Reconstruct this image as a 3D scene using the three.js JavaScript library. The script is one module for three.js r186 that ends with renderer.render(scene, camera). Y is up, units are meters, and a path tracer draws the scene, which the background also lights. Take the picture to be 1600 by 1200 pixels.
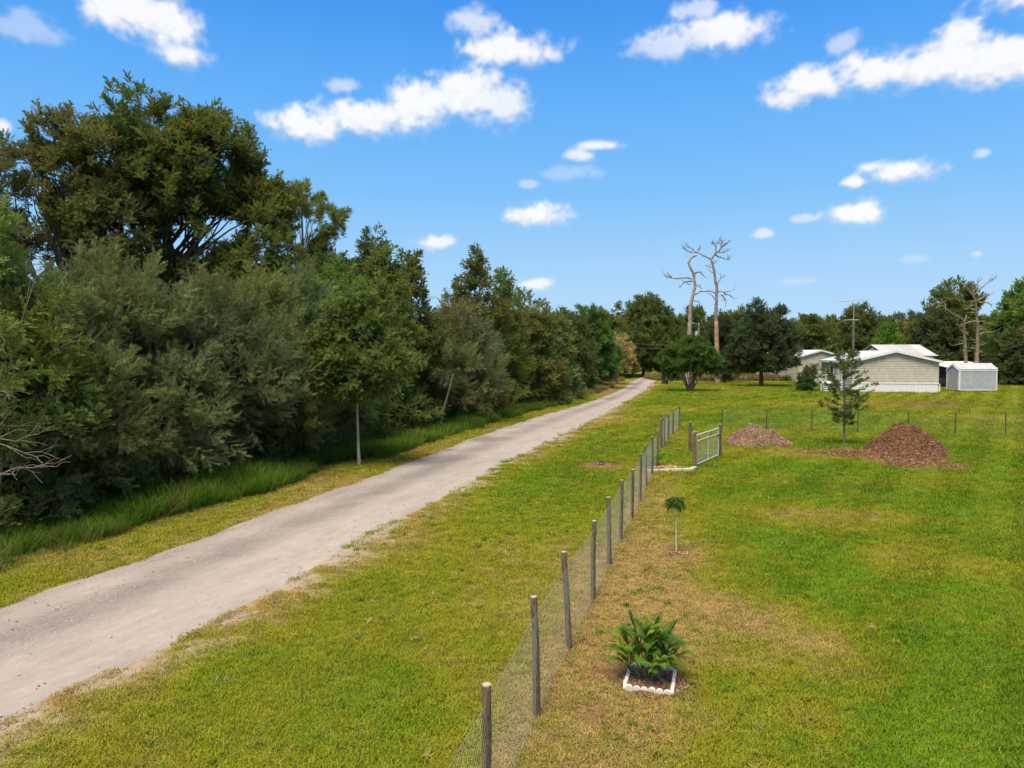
import * as THREE from 'three';
import { mergeGeometries } from 'three/addons/utils/BufferGeometryUtils.js';

// ---------------------------------------------------------------- camera, light, exposure
const scene = new THREE.Scene();
const camera = new THREE.PerspectiveCamera(2 * Math.atan(600 / 1142) * 180 / Math.PI, 4 / 3, 0.1, 2000);
camera.position.set(0, 4, 0);
camera.rotation.set(-Math.atan(43 / 1142), 0, 0);
const renderer = new THREE.WebGLRenderer({ antialias: true });
renderer.toneMapping = THREE.LinearToneMapping;
renderer.toneMappingExposure = 1.75;
renderer.shadowMap.enabled = true;
const SKY_LEVEL = 1 / 1.75;
const sun = new THREE.DirectionalLight(new THREE.Color().setRGB(1, 0.88, 0.66), 3.9);
sun.name = 'sun';
sun.position.set(-18, 95, 38);
sun.castShadow = true;
sun.shadow.radius = 60;
Object.assign(sun.shadow.camera, { left: -120, right: 120, top: 120, bottom: -120, near: 1, far: 400 });
scene.add(sun);

// ---------------------------------------------------------------- random numbers and noise
function rng(seed) {
  let a = seed >>> 0;
  return () => { a = (a + 0x6D2B79F5) | 0; let t = Math.imul(a ^ (a >>> 15), 1 | a); t = (t + Math.imul(t ^ (t >>> 7), 61 | t)) ^ t; return ((t ^ (t >>> 14)) >>> 0) / 4294967296; };
}
const clamp = THREE.MathUtils.clamp, lerp = THREE.MathUtils.lerp;
const sstep = (a, b, x) => { const t = clamp((x - a) / (b - a), 0, 1); return t * t * (3 - 2 * t); };
function hash3(x, y, z) { let h = Math.imul(x, 374761393) ^ Math.imul(y, 668265263) ^ Math.imul(z, 2147483647 ^ 0x27d4eb2d); h = Math.imul(h ^ (h >>> 13), 1274126177); h = Math.imul(h ^ (h >>> 15), 2246822519); return ((h ^ (h >>> 16)) >>> 0) / 4294967296; }
function noise3(x, y, z) {
  const i = Math.floor(x), j = Math.floor(y), k = Math.floor(z); let u = x - i, v = y - j, w = z - k;
  u = u * u * (3 - 2 * u); v = v * v * (3 - 2 * v); w = w * w * (3 - 2 * w);
  const a = lerp(lerp(hash3(i, j, k), hash3(i + 1, j, k), u), lerp(hash3(i, j + 1, k), hash3(i + 1, j + 1, k), u), v);
  const b = lerp(lerp(hash3(i, j, k + 1), hash3(i + 1, j, k + 1), u), lerp(hash3(i, j + 1, k + 1), hash3(i + 1, j + 1, k + 1), u), v);
  return lerp(a, b, w);
}
function noise2(x, y) {
  const i = Math.floor(x), j = Math.floor(y); let u = x - i, v = y - j; u = u * u * (3 - 2 * u); v = v * v * (3 - 2 * v);
  return lerp(lerp(hash3(i, j, 7), hash3(i + 1, j, 7), u), lerp(hash3(i, j + 1, 7), hash3(i + 1, j + 1, 7), u), v);
}
function fbm(x, y, n = 4) { let s = 0, a = 0.5, t = 0; for (let k = 0; k < n; k++) { s += a * noise2(x, y); t += a; a *= 0.5; x = x * 2.03 + 17.1; y = y * 2.03 + 9.7; } return s / t; }

// ---------------------------------------------------------------- sky: clear air and small fair weather clouds
// each cloud: puffs of [degrees right of the view, degrees up, half width, half height, density]
const CLOUDS = [
  [[-27.3,22.3,2.4,1.5,1],[-25.1,21.7,2.5,1.7,1],[-23.9,20.4,1.5,1.0,1]], [[-33.2,20.2,2.1,1.1,0.35]], [[-34.5,14.3,0.5,0.5,0.9]],
  [[-3.2,19.1,3.5,1.8,1],[-6.9,18.6,2.9,1.6,1],[-11.2,17.5,3.9,1.3,1],[-15.5,16.6,2.8,1.1,1],[-3.7,20.1,1.6,1.0,1],[-0.7,18.7,1.7,1.6,0.8]],
  [[-12.9,19.5,1.3,0.6,0.5]], [[0.0,22.3,3.7,1.1,1],[-2.9,24.1,1.8,0.9,0.7]], [[15.2,22.6,3.8,1.2,1],[11.9,22.1,2.6,0.9,0.5],[13.8,24.3,1.6,0.6,0.6]],
  [[30.4,18.9,3.5,1.4,1],[26.2,18.9,3.5,1.2,1],[22.1,18.8,2.9,1.0,1],[33.6,18.2,3.0,1.5,1],[20.3,18.1,1.7,0.8,1],[31.1,20.1,1.4,0.8,1]],
  [[23.8,21.0,1.2,0.7,0.5]], [[6.7,15.8,1.7,0.4,0.9],[5.2,15.1,1.1,0.5,0.8]], [[4.5,13.8,2.2,0.6,0.25]], [[1.9,10.8,2.3,0.9,1]], [[-6.0,8.7,1.6,0.6,0.9]],
  [[1.9,5.6,1.2,0.5,0.9]], [[27.7,12.5,2.1,0.8,1],[26.1,13.0,0.9,0.4,0.9]], [[24.7,12.1,0.8,0.4,1]], [[25.1,9.9,1.9,0.8,1]], [[21.7,9.8,0.9,0.3,0.5]],
  [[18.7,8.9,0.8,0.4,0.6]], [[1.3,13.1,0.9,0.4,0.4]], [[32.5,13.0,0.5,0.3,0.5]], [[32.3,6.7,0.3,0.2,0.4]], [[28.7,6.6,0.8,0.3,0.2]], [[21.0,5.4,1.5,0.3,0.2]],
];
{ // the rest of the sky goes on in the same way
  const r = rng(77);
  for (let k = 0; k < 330; k++) {
    const az = -180 + 360 * r(), el = 4 + 76 * Math.pow(r(), 1.3), s = 0.5 + el * 0.06 * (0.4 + r());
    if (Math.abs(az) < 40 && el < 27) continue;
    const c = [];
    for (let j = 0, n = 1 + Math.floor(r() * 4); j < n; j++) c.push([az + (r() - 0.5) * s * 5 / Math.cos(el * Math.PI / 180), el + (r() - 0.5) * s * 0.7, s * (1.2 + r() * 1.6) / Math.cos(el * Math.PI / 180), s * (0.5 + r() * 0.7), 0.4 + 0.6 * r()]);
    CLOUDS.push(c);
  }
}
{
  const W = 4096, H = 2048, data = new Float32Array(W * H * 4), R = Math.PI / 180;
  const stops = [[-90, .30, .34, .30], [-0.5, .5, .66, .80], [0, .53, .74, .955], [3, .48, .715, .96], [6.8, .385, .66, .965], [12.5, .22, .54, .965], [19, .128, .435, .945], [25, .066, .32, .89], [29, .055, .28, .84], [45, .04, .21, .72], [90, .035, .17, .62]];
  for (let row = 0; row < H; row++) {
    const el = ((row + 0.5) / H - 0.5) * 180; let k = 0;
    while (k < stops.length - 2 && stops[k + 1][0] < el) k++;
    const t = clamp((el - stops[k][0]) / (stops[k + 1][0] - stops[k][0]), 0, 1);
    const c = [1, 2, 3].map((j) => lerp(stops[k][j], stops[k + 1][j], t) * SKY_LEVEL);
    for (let col = 0; col < W; col++) { const o = (row * W + col) * 4; data[o] = c[0]; data[o + 1] = c[1]; data[o + 2] = c[2]; data[o + 3] = 1; }
  }
  for (const cloud of CLOUDS) {
    let a0 = 1e9, a1 = -1e9, e0 = 1e9, e1 = -1e9;
    for (const [a, e, rx, ry] of cloud) { a0 = Math.min(a0, a - rx * 2); a1 = Math.max(a1, a + rx * 2); e0 = Math.min(e0, e - ry * 2); e1 = Math.max(e1, e + ry * 2); }
    const r0 = Math.max(H / 2, Math.floor((e0 / 180 + 0.5) * H)), r1 = Math.min(H - 1, Math.ceil((e1 / 180 + 0.5) * H));
    const c0 = Math.floor((a0 - 90) / 360 * W + W / 2), c1 = Math.ceil((a1 - 90) / 360 * W + W / 2);
    for (let row = r0; row <= r1; row++) {
      const el = ((row + 0.5) / H - 0.5) * 180, squash = Math.cos(el * R);
      for (let col = c0; col <= c1; col++) {
        const az = ((col + 0.5) / W - 0.5) * 360 + 90, x = az * squash, warp = (fbm(x * 0.9 + 5, el * 1.1 + 50, 4) - 0.5);
        let m = -1, dens = 0, base = 0, low = 0;
        for (const [a, e, rx, ry, d] of cloud) {
          const dx = (az - a) / (rx * 0.98), dy = (el - e) / (ry * 1.04) * (el < e ? 1.1 : 1), v = 1 - Math.sqrt(dx * dx + dy * dy);
          if (v > -0.6) { const wgt = Math.max(0, v + 0.6); dens += d * wgt; base += wgt; low += wgt * clamp(-dy, 0, 1); m = m < -0.9 ? v : Math.log(Math.exp(6 * m) + Math.exp(6 * v)) / 6; }
        }
        if (base <= 0) continue;
        const size = Math.min(1, cloud[0][3]), soft = fbm(x * 2.3, el * 2.6 + 9, 4) - 0.5;
        const f = m * 1.35 + 0.1 + warp * 1.5 + soft * 0.6 * (0.5 + 0.5 * size);
        const alpha = 0.92 * Math.pow(sstep(-0.55, 0.7 + 0.6 * low / base, f), 1.6) * Math.min(1, dens / base);
        if (alpha <= 0) continue;
        const tone = 0.96 + 0.2 * soft + 0.08 * clamp(f, 0, 1) - 0.15 * low / base;
        const o = (row * W + ((col % W) + W) % W) * 4;
        const cc = [clamp(tone, 0.75, 1.03), clamp(tone, 0.76, 1.02) * 0.995, clamp(tone, 0.8, 1.03)];
        for (let j = 0; j < 3; j++) data[o + j] = lerp(data[o + j], cc[j] * SKY_LEVEL, alpha);
      }
    }
  }
  const sky = new THREE.DataTexture(data, W, H, THREE.RGBAFormat, THREE.FloatType);
  sky.mapping = THREE.EquirectangularReflectionMapping; sky.magFilter = sky.minFilter = THREE.LinearFilter; sky.needsUpdate = true;
  scene.background = sky; scene.environment = sky;
}

// ---------------------------------------------------------------- naming and building helpers
const taken = {};
function numbered(name) { const n = taken[name] = (taken[name] ?? -1) + 1; return n ? name + '_' + String(n).padStart(3, '0') : name; }
function tag(o, label, category, group, kind) {
  if (label) o.userData.label = label; if (category) o.userData.category = category; if (group) o.userData.group = group; if (kind) o.userData.kind = kind;
  return o;
}
function thing(name, label, category, x = 0, y = 0, z = 0, turn = 0, group) {
  const o = new THREE.Group(); o.name = numbered(name); o.position.set(x, y, z); o.rotation.y = turn; scene.add(o);
  return tag(o, label, category, group);
}
function mesh(name, geo, mat, parent) {
  const m = new THREE.Mesh(Array.isArray(geo) ? merge(geo) : geo, mat); m.name = parent ? name : numbered(name); m.castShadow = m.receiveShadow = true; (parent ?? scene).add(m); return m;
}
function merge(list) {
  const plain = list.map((g) => { const h = g.index ? g.toNonIndexed() : g; if (!h.attributes.normal) h.computeVertexNormals(); return h; });
  const keep = ['position', 'normal', 'uv', 'color'].filter((k) => plain.every((g) => g.attributes[k]));
  for (const g of plain) for (const k of Object.keys(g.attributes)) if (!keep.includes(k)) g.deleteAttribute(k);
  return mergeGeometries(plain);
}
function instanced(name, geo, mat, list, parent, kind = 'stuff') { // list of { m: Matrix4, c: [r, g, b] }
  const o = new THREE.InstancedMesh(geo, mat, list.length), col = new THREE.Color();
  list.forEach((e, i) => { o.setMatrixAt(i, e.m); if (e.c) o.setColorAt(i, col.setRGB(e.c[0], e.c[1], e.c[2])); });
  o.name = parent ? name : numbered(name); o.userData.kind = kind; o.castShadow = o.receiveShadow = true; (parent ?? scene).add(o);
  return o;
}
const V = (x, y, z) => new THREE.Vector3(x, y, z);
function box(w, h, d, x = 0, y = 0, z = 0, rx = 0, ry = 0, rz = 0) { const g = new THREE.BoxGeometry(w, h, d); if (rx) g.rotateX(rx); if (ry) g.rotateY(ry); if (rz) g.rotateZ(rz); g.translate(x, y, z); return g; }
function bar(a, b, r, sides = 6) { // a straight round bar
  const d = V(b[0] - a[0], b[1] - a[1], b[2] - a[2]), L = d.length(), g = new THREE.CylinderGeometry(r, r, L, sides);
  g.applyQuaternion(new THREE.Quaternion().setFromUnitVectors(V(0, 1, 0), d.normalize())); g.translate((a[0] + b[0]) / 2, (a[1] + b[1]) / 2, (a[2] + b[2]) / 2); return g;
}
function limb(points, r0, r1, sides = 7, steps = 8, rough = 0, seed = 1, tension) { // a tapered, bent limb through points
  const rnd = rng(seed), curve = new THREE.CatmullRomCurve3(points.map((p) => V(p[0], p[1], p[2] ?? 0)), false, tension === undefined ? 'centripetal' : 'catmullrom', tension ?? 0.5), pos = [], uv = [], idx = [];
  let n = V(1, 0, 0);
  for (let i = 0; i <= steps; i++) {
    const t = i / steps, p = curve.getPointAt(t), d = curve.getTangentAt(t), b = V().crossVectors(d, n).normalize(); n = V().crossVectors(b, d).normalize();
    const r = lerp(r0, r1, Math.pow(t, 0.8));
    for (let k = 0; k <= sides; k++) {
      const a = k / sides * Math.PI * 2, rr = r * (1 + rough * ((k === sides ? 0.5 : hash3(i, k, seed)) - 0.5));
      pos.push(p.x + (n.x * Math.cos(a) + b.x * Math.sin(a)) * rr, p.y + (n.y * Math.cos(a) + b.y * Math.sin(a)) * rr, p.z + (n.z * Math.cos(a) + b.z * Math.sin(a)) * rr);
      uv.push(k / sides, t * curve.getLength());
      if (i < steps && k < sides) { const q = i * (sides + 1) + k; idx.push(q, q + 1, q + sides + 1, q + 1, q + sides + 2, q + sides + 1); }
    }
  }
  const c = pos.length / 3, e = curve.getPointAt(1), q0 = steps * (sides + 1); pos.push(e.x, e.y, e.z); uv.push(0.5, 0);
  for (let k = 0; k < sides; k++) idx.push(q0 + k, q0 + k + 1, c);
  const g = new THREE.BufferGeometry(); g.setAttribute('position', new THREE.Float32BufferAttribute(pos, 3)); g.setAttribute('uv', new THREE.Float32BufferAttribute(uv, 2)); g.setIndex(idx); g.computeVertexNormals(); return g;
}
const UP = V(0, 1, 0);
function place(p, dir, spin, s, sy = s) {
  const q = new THREE.Quaternion().setFromUnitVectors(UP, dir).multiply(new THREE.Quaternion().setFromAxisAngle(UP, spin));
  return new THREE.Matrix4().compose(p, q, V(s, sy, s));
}
function dataTexture(w, h, fn, srgb = true) { // fn returns 0..1 values; colours are linear and stored as sRGB
  const d = new Uint8Array(w * h * 4), enc = (v) => { v = clamp(v, 0, 1); return Math.round(255 * (srgb ? (v < 0.0031308 ? 12.92 * v : 1.055 * Math.pow(v, 1 / 2.4) - 0.055) : v)); };
  for (let j = 0; j < h; j++) for (let i = 0; i < w; i++) { const c = fn(i, j), o = (j * w + i) * 4; d[o] = enc(c[0]); d[o + 1] = enc(c[1]); d[o + 2] = enc(c[2]); d[o + 3] = 255; }
  const t = new THREE.DataTexture(d, w, h); t.magFilter = t.minFilter = THREE.LinearFilter; t.wrapS = t.wrapT = THREE.RepeatWrapping; if (srgb) t.colorSpace = THREE.SRGBColorSpace; t.needsUpdate = true; return t;
}
const rgb = (r, g, b) => new THREE.Color().setRGB(r, g, b);
const std = (r, g, b, roughness = 0.85, more = {}) => new THREE.MeshStandardMaterial({ color: rgb(r, g, b), roughness, ...more });
const leafMat = (r, g, b, more = {}) => new THREE.MeshPhysicalMaterial({ color: rgb(r, g, b), roughness: 0.95, transmission: 0.46, thickness: 0, specularIntensity: 0.18, side: THREE.DoubleSide, vertexColors: true, ...more });

// ---------------------------------------------------------------- textures
function tileNoise(i, j, n, cells, seed) { // wraps after n pixels
  const x = i / n * cells, y = j / n * cells, a = Math.floor(x), b = Math.floor(y); let u = x - a, v = y - b; u = u * u * (3 - 2 * u); v = v * v * (3 - 2 * v);
  const h = (p, q) => hash3(((p % cells) + cells) % cells, ((q % cells) + cells) % cells, seed);
  return lerp(lerp(h(a, b), h(a + 1, b), u), lerp(h(a, b + 1), h(a + 1, b + 1), u), v);
}
const barkTex = dataTexture(256, 256, (i, j) => { const v = 0.55 + 0.5 * (tileNoise(i * 3, j * 0.5, 256, 24, 3) - 0.5) + 0.5 * (tileNoise(i, j, 256, 40, 4) - 0.5) + 0.25 * (tileNoise(i, j, 256, 9, 5) - 0.5); return [v, v * 0.96, v * 0.9]; });
const barkBump = dataTexture(256, 256, (i, j) => { const v = 0.5 * tileNoise(i * 3, j, 256, 24, 3) + 0.5 * tileNoise(i, j, 256, 60, 4); return [v, v, v]; }, false);
const bark = (r, g, b) => new THREE.MeshStandardMaterial({ color: rgb(r * 1.7, g * 1.7, b * 1.7), map: barkTex, bumpMap: barkBump, bumpScale: 0.02, roughness: 0.95 });
const woodTex = dataTexture(128, 512, (i, j) => { const s = tileNoise(i * 2, j * 0.15, 128, 40, 11), t = tileNoise(i, j * 0.5, 128, 12, 12), k = noise2(i * 0.5 + 40, j * 0.02); const v = 0.5 + 0.55 * (s - 0.5) + 0.3 * (t - 0.5) - (k > 0.8 ? 0.25 : 0); return [v, v * 0.96, v * 0.88]; });

// ---------------------------------------------------------------- the lie of the land (all in metres; x to the right, -z away)
function along(points) { // x as a smooth function of z
  return (z) => {
    let k = 0; while (k < points.length - 2 && points[k + 1][1] > z) k++;
    const [x0, z0] = points[k], [x1, z1] = points[k + 1], sl = (n) => { const a = points[Math.max(0, n - 1)], b = points[Math.min(points.length - 1, n + 1)]; return (b[0] - a[0]) / (b[1] - a[1]); };
    const t = clamp((z - z0) / (z1 - z0), -0.5, 1.5), h = z1 - z0, t2 = t * t, t3 = t2 * t;
    return (2 * t3 - 3 * t2 + 1) * x0 + (t3 - 2 * t2 + t) * h * sl(k) + (-2 * t3 + 3 * t2) * x1 + (t3 - t2) * h * sl(k + 1);
  };
}
const roadLeft = along([[-13.5, 8], [-10.6, -1], [-8.25, -11.5], [-7.45, -14.2], [-6.35, -18.3], [-5.2, -22.6], [-4.05, -27.1], [-2.0, -35.7], [1.5, -48], [7.2, -66], [12.9, -88], [17.1, -108], [24.5, -140], [31, -170]]);
const roadRight = along([[-8.2, 8], [-6.7, -1], [-5.65, -7.8], [-4.9, -9.9], [-4.2, -11.9], [-3.4, -15.3], [-1.85, -20.8], [0.15, -28.3], [1.95, -34.5], [4.1, -41.8], [10.0, -63.4], [16.9, -90], [21.0, -108], [28.2, -140], [35, -170]]);
const edgeNoise = (z, s) => (fbm(z * 0.5 + s, s * 3.1, 5) - 0.5) * 0.55;
const rightRag = (z) => roadRight(z) + edgeNoise(z, 3) + 0.25 * sstep(-16, -6, z);
const leftRag = (z) => roadLeft(z) + edgeNoise(z * 1.6, 31) * 0.7;
const bankFront = along([[-17, 8], [-12.6, -1], [-9.6, -12.4], [-8.9, -15.4], [-8.3, -18.7], [-7.35, -21.5], [-6.75, -24.2], [-5.75, -27.0], [-3.6, -34.2], [-1.1, -44], [5.9, -66], [11.7, -88], [15.8, -108], [23, -140], [30, -170]]);
const FENCE = [[-1.25, -1.7], [-0.72, -3.8], [-0.21, -5.88], [0.27, -7.97], [0.78, -9.87], [1.34, -11.89], [1.88, -13.92], [2.38, -15.86], [2.95, -17.85], [3.53, -20.02], [4.12, -22.27], [4.7, -24.44]];
const fenceX = along(FENCE.map((p) => [p[0], p[1]]));

// colour of the turf: green growth, yellowing growth, straw, bare soil
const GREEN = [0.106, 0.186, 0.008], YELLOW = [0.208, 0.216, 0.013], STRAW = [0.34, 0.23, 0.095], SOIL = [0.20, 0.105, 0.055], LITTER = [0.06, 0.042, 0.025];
const blob = (x, z, cx, cz, rx, rz) => { const a = (x - cx) / rx, b = (z - cz) / rz; if (a > 1.75 || a < -1.75 || b > 1.75 || b < -1.75) return 0; return sstep(1.25, 0.35, Math.sqrt(a * a + b * b) + (fbm(x * 0.9, z * 0.9, 3) - 0.5) * 0.9); };
function turf(x, z) {
  const far = sstep(-30, -60, z), big = fbm(x * 0.16 + 20, z * 0.13 + 4, 3), mid = fbm(x * 0.7, z * 0.7 + 30, 3), fine = noise2(x * 3.1, z * 3.1);
  const fx = z > -27 ? fenceX(Math.max(z, -24.4)) : 99, rr = roadRight(z), side = x - fx;
  let dry = 0.12 + 1.0 * (big - 0.5) + 0.6 * (mid - 0.5) + 0.3 * (fine - 0.5), soil = 0;
  if (x < fx && x > rr) { // verge between road and fence
    dry += 0.16 + 0.5 * sstep(1.9, 0.1, x - rr) + 0.22 * sstep(1.2, 0.2, fx - x);
  }
  if (z > -27 && side > -0.3) { // yard side of the fence
    dry += 0.66 * sstep(2.4, 0.3, side) * sstep(-27, -22, z) - 0.04 * sstep(3, 5, side);
    dry += 0.5 * blob(x, z, 3.0, -10.4, 2.1, 2.8) + 0.45 * (mid - 0.4) * blob(x, z, 3.0, -10.4, 2.4, 3) + 0.4 * blob(x, z, 1.9, -7.0, 1.6, 2.2) + 0.25 * blob(x, z, 4.4, -14.5, 1.2, 1.6) + 0.36 * blob(x, z, 8.1, -18, 2.2, 1.5) + 0.36 * blob(x, z, 8.2, -14, 1.8, 1.3);
    const across = (x * 0.82 + z * 0.57); dry += 0.06 * Math.sin(across * 2.6 + 6 * (big - 0.5)) * sstep(2.5, 5, side);
    dry -= 0.34 * blob(x, z, 5.5, -14.2, 1.3, 3.6) + 0.2 * blob(x, z, 12, -19, 3, 5) + 0.2 * blob(x, z, 6.5, -9.5, 1.6, 2);
    soil += 0.85 * blob(x, z, 0.9, -8.0, 0.32, 0.3) + 0.75 * blob(x, z, 1.25, -9.1, 0.35, 0.3) + 0.4 * blob(x, z, 2.15, -8.6, 0.3, 0.45);
  }
  dry += 0.5 * blob(x, z, 13.2, -29.8, 4.2, 2.2) + 0.3 * blob(x, z, 9.0, -34.5, 2.2, 3.2);
  soil += 0.8 * blob(x, z, 3.25, -26.7, 0.95, 0.8) + 0.4 * blob(x, z, 1.96, -22.9, 0.5, 0.4);
  soil += 0.62 * blob(x, z, 34.5, -60, 6, 4.2) + 0.45 * blob(x, z, 14.4, -30.2, 3, 1.7);
  dry += 0.45 * blob(x, z, 32, -61, 11, 7) - 0.05 * far;
  if (x < roadLeft(z) + 0.3) dry += 0.4 + 0.12 * sstep(-0.6, 0, x - roadLeft(z));
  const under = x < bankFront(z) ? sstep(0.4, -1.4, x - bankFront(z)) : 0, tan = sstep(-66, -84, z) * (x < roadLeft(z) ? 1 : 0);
  dry = clamp(dry + tan * 0.5, 0, 1);
  const g = 0.86 + 0.28 * noise2(x * 0.5 + 70, z * 0.4), a = Math.min(1, dry * 2), b = Math.max(0, dry * 2 - 1), c = [0, 0, 0];
  for (let k = 0; k < 3; k++) {
    c[k] = lerp(lerp(GREEN[k] * g, YELLOW[k], a), STRAW[k], b);
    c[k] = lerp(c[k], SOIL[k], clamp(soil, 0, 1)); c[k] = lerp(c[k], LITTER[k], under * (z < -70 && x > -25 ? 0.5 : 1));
  }
  return { c, dry, soil: clamp(soil, 0, 1), under };
}

// ---------------------------------------------------------------- ground, road, driveway
const TX0 = -34, TZ0 = 2, TW = 104, TD = 112;
{
  const N = 2048, road = [0.27, 0.22, 0.175];
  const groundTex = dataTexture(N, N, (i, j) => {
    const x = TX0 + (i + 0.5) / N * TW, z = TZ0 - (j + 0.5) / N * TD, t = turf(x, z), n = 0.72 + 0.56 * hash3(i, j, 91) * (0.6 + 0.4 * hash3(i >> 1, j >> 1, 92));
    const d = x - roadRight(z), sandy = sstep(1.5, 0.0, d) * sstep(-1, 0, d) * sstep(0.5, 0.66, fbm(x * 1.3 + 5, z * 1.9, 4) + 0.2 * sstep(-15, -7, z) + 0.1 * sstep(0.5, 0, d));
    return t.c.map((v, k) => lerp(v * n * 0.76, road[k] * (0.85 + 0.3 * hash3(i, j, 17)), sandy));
  });
  groundTex.wrapS = groundTex.wrapT = THREE.MirroredRepeatWrapping;
  const bump = dataTexture(256, 256, (i, j) => { const v = 0.4 * tileNoise(i, j, 256, 128, 1) + 0.35 * tileNoise(i, j, 256, 64, 2) + 0.25 * tileNoise(i, j, 256, 16, 3); return [v, v, v]; }, false);
  bump.repeat.set(TW / 5, TD / 5);
  const g = new THREE.PlaneGeometry(900, 900, 60, 60); g.rotateX(-Math.PI / 2); g.translate(0, 0, -250);
  const p = g.attributes.position, uv = g.attributes.uv;
  for (let k = 0; k < p.count; k++) uv.setXY(k, (p.getX(k) - TX0) / TW, (TZ0 - p.getZ(k)) / TD);
  const m = mesh('ground', g, new THREE.MeshPhysicalMaterial({ map: groundTex, bumpMap: bump, bumpScale: 0.03, roughness: 1, specularIntensity: 0.15 }));
  tag(m, 'mown lawn and bare earth running to the far trees', 'ground', null, 'structure');
}
{
  const N = 1024;
  const stones = (i, j, cells, seed) => { // rounded stones on a jittered grid: distance to the nearest one
    const x = i / N * cells, y = j / N * cells, a = Math.floor(x), b = Math.floor(y); let best = 9, id = 0;
    for (let q = -1; q < 2; q++) for (let p = -1; p < 2; p++) { const u = (((a + p) % cells) + cells) % cells, v = (((b + q) % cells) + cells) % cells, dx = a + p + 0.2 + 0.6 * hash3(u, v, seed) - x, dy = b + q + 0.2 + 0.6 * hash3(u, v, seed + 1) - y, d = dx * dx + dy * dy; if (d < best) { best = d; id = hash3(u, v, seed + 2); } }
    return [Math.sqrt(best), id];
  };
  // u runs across the road, v along it; 16 m a repeat
  const height = new Float32Array(N * N);
  const tex = dataTexture(N, N, (i, j) => {
    const u = i / N + 0.03 * (tileNoise(i, j, N, 6, 20) - 0.5), coarse = clamp(Math.exp(-Math.pow((u - 0.42) / 0.17, 2)) + 0.6 * Math.exp(-Math.pow((u - 0.08) / 0.08, 2)) + 0.9 * (tileNoise(i, j, N, 7, 23) - 0.5), 0, 1);
    const [d, id] = stones(i, j, 170, 40), fine = hash3(i, j, 44), mid = tileNoise(i, j, N, 30, 21) * 0.6 + tileNoise(i, j, N, 90, 22) * 0.4, big = tileNoise(i, j, N, 5, 25);
    let v = 0.265 * (0.84 + 0.22 * mid + 0.16 * (big - 0.5)) * (0.93 + 0.14 * fine) * (1 - 0.24 * coarse);
    const stone = id > 0.55 && d < 0.38 ? coarse : 0; v *= 1 + stone * (id > 0.8 ? 0.4 : -0.3 * (id > 0.66 ? 1 : -0.5));
    const track = 0.07 * (tileNoise(i * 1, j * 0.05, N, 64, 27) - 0.5); v *= 1 + track;
    height[j * N + i] = 0.45 * stone * (1 - d) + 0.25 * mid + 0.1 * fine + 0.3 * tileNoise(i, j * 0.1, N, 24, 28);
    return [v * 1.06, v * 0.922, v * 0.84];
  });
  const bump = dataTexture(N, N, (i, j) => { const v = height[j * N + i]; return [v, v, v]; }, false);
  const pos = [], uv = [], col = [], idx = [], PATCHES = [[-1.3, -35.4, 0.75, 1.3], [-2.9, -31, 0.6, 0.5], [9.3, -69, 1.2, 1.4], [14.6, -92, 1.3, 3], [-6.9, -16.5, 0.35, 0.7]]; let n = 0, run = 0, last = null; const C = 24;
  for (let z = 6; z > -170; z -= z > -60 ? 0.22 : 0.8) {
    const a = leftRag(z), b = rightRag(z), mx = (a + b) / 2; if (last) run += Math.hypot(mx - last[0], z - last[1]); last = [mx, z];
    for (let k = 0; k <= C; k++) { const t = k / C, x = lerp(a, b, t), w = (x - roadLeft(z)) / (roadRight(z) - roadLeft(z)); pos.push(x, -0.014 + 0.026 * sstep(0, 0.07, Math.min(t, 1 - t)) + 0.03 * Math.sin(Math.PI * t) * (1 - 0.5 * Math.exp(-Math.pow((t - 0.27) / 0.08, 2)) - 0.5 * Math.exp(-Math.pow((t - 0.75) / 0.08, 2))) * (0.7 + 0.5 * fbm(x * 0.4, z * 0.2, 2)), z); uv.push(w, run / 7); const q = 0.9 + 0.2 * fbm(x * 0.5 + 7, z * 0.22, 4) - 0.26 * Math.exp(-Math.pow((w - 0.4 - 0.06 * (fbm(z * 0.1, 4, 2) - 0.5)) / 0.13, 2)) * fbm(z * 0.35 + 3, x * 0.6, 3), pit = Math.max(...PATCHES.map(([a, b, c, d]) => blob(x, z, a, b, c, d))); col.push(q * (1 - 0.3 * pit), q * (1 - 0.42 * pit), q * (1 - 0.5 * pit)); }
    if (n) for (let k = 0; k < C; k++) { const q = (n - 1) * (C + 1) + k, s = q + C + 1; idx.push(q, q + 1, s, q + 1, s + 1, s); }
    n++;
  }
  const g = new THREE.BufferGeometry(); g.setAttribute('position', new THREE.Float32BufferAttribute(pos, 3)); g.setAttribute('uv', new THREE.Float32BufferAttribute(uv, 2)); g.setAttribute('color', new THREE.Float32BufferAttribute(col, 3)); g.setIndex(idx); g.computeVertexNormals();
  tag(mesh('road', g, new THREE.MeshStandardMaterial({ map: tex, bumpMap: bump, bumpScale: 0.016, roughness: 0.97, vertexColors: true })), 'pale gravel lane running past the hedge to the far trees', 'road', null, 'structure');
  // loose stones and dark clods lying on the lane
  const pebble = new THREE.IcosahedronGeometry(1, 0); pebble.scale(1, 0.55, 0.8); const r = rng(5), list = [];
  for (let k = 0; k < 9000; k++) {
    const z = -5 - 50 * Math.pow(r(), 1.6), a = leftRag(z), b = rightRag(z), t = r() < 0.7 ? 0.42 + (r() + r() - 1) * 0.24 : r(), s = 0.005 + 0.016 * Math.pow(r(), 3), x = lerp(a, b, clamp(t, 0, 1)), v = 0.6 + 0.75 * r();
    list.push({ m: place(V(x, 0.03 + s * 0.2, z), V(r() - 0.5, 3, r() - 0.5).normalize(), r() * 7, s), c: [0.3 * v, 0.265 * v, 0.24 * v] });
  }
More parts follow.
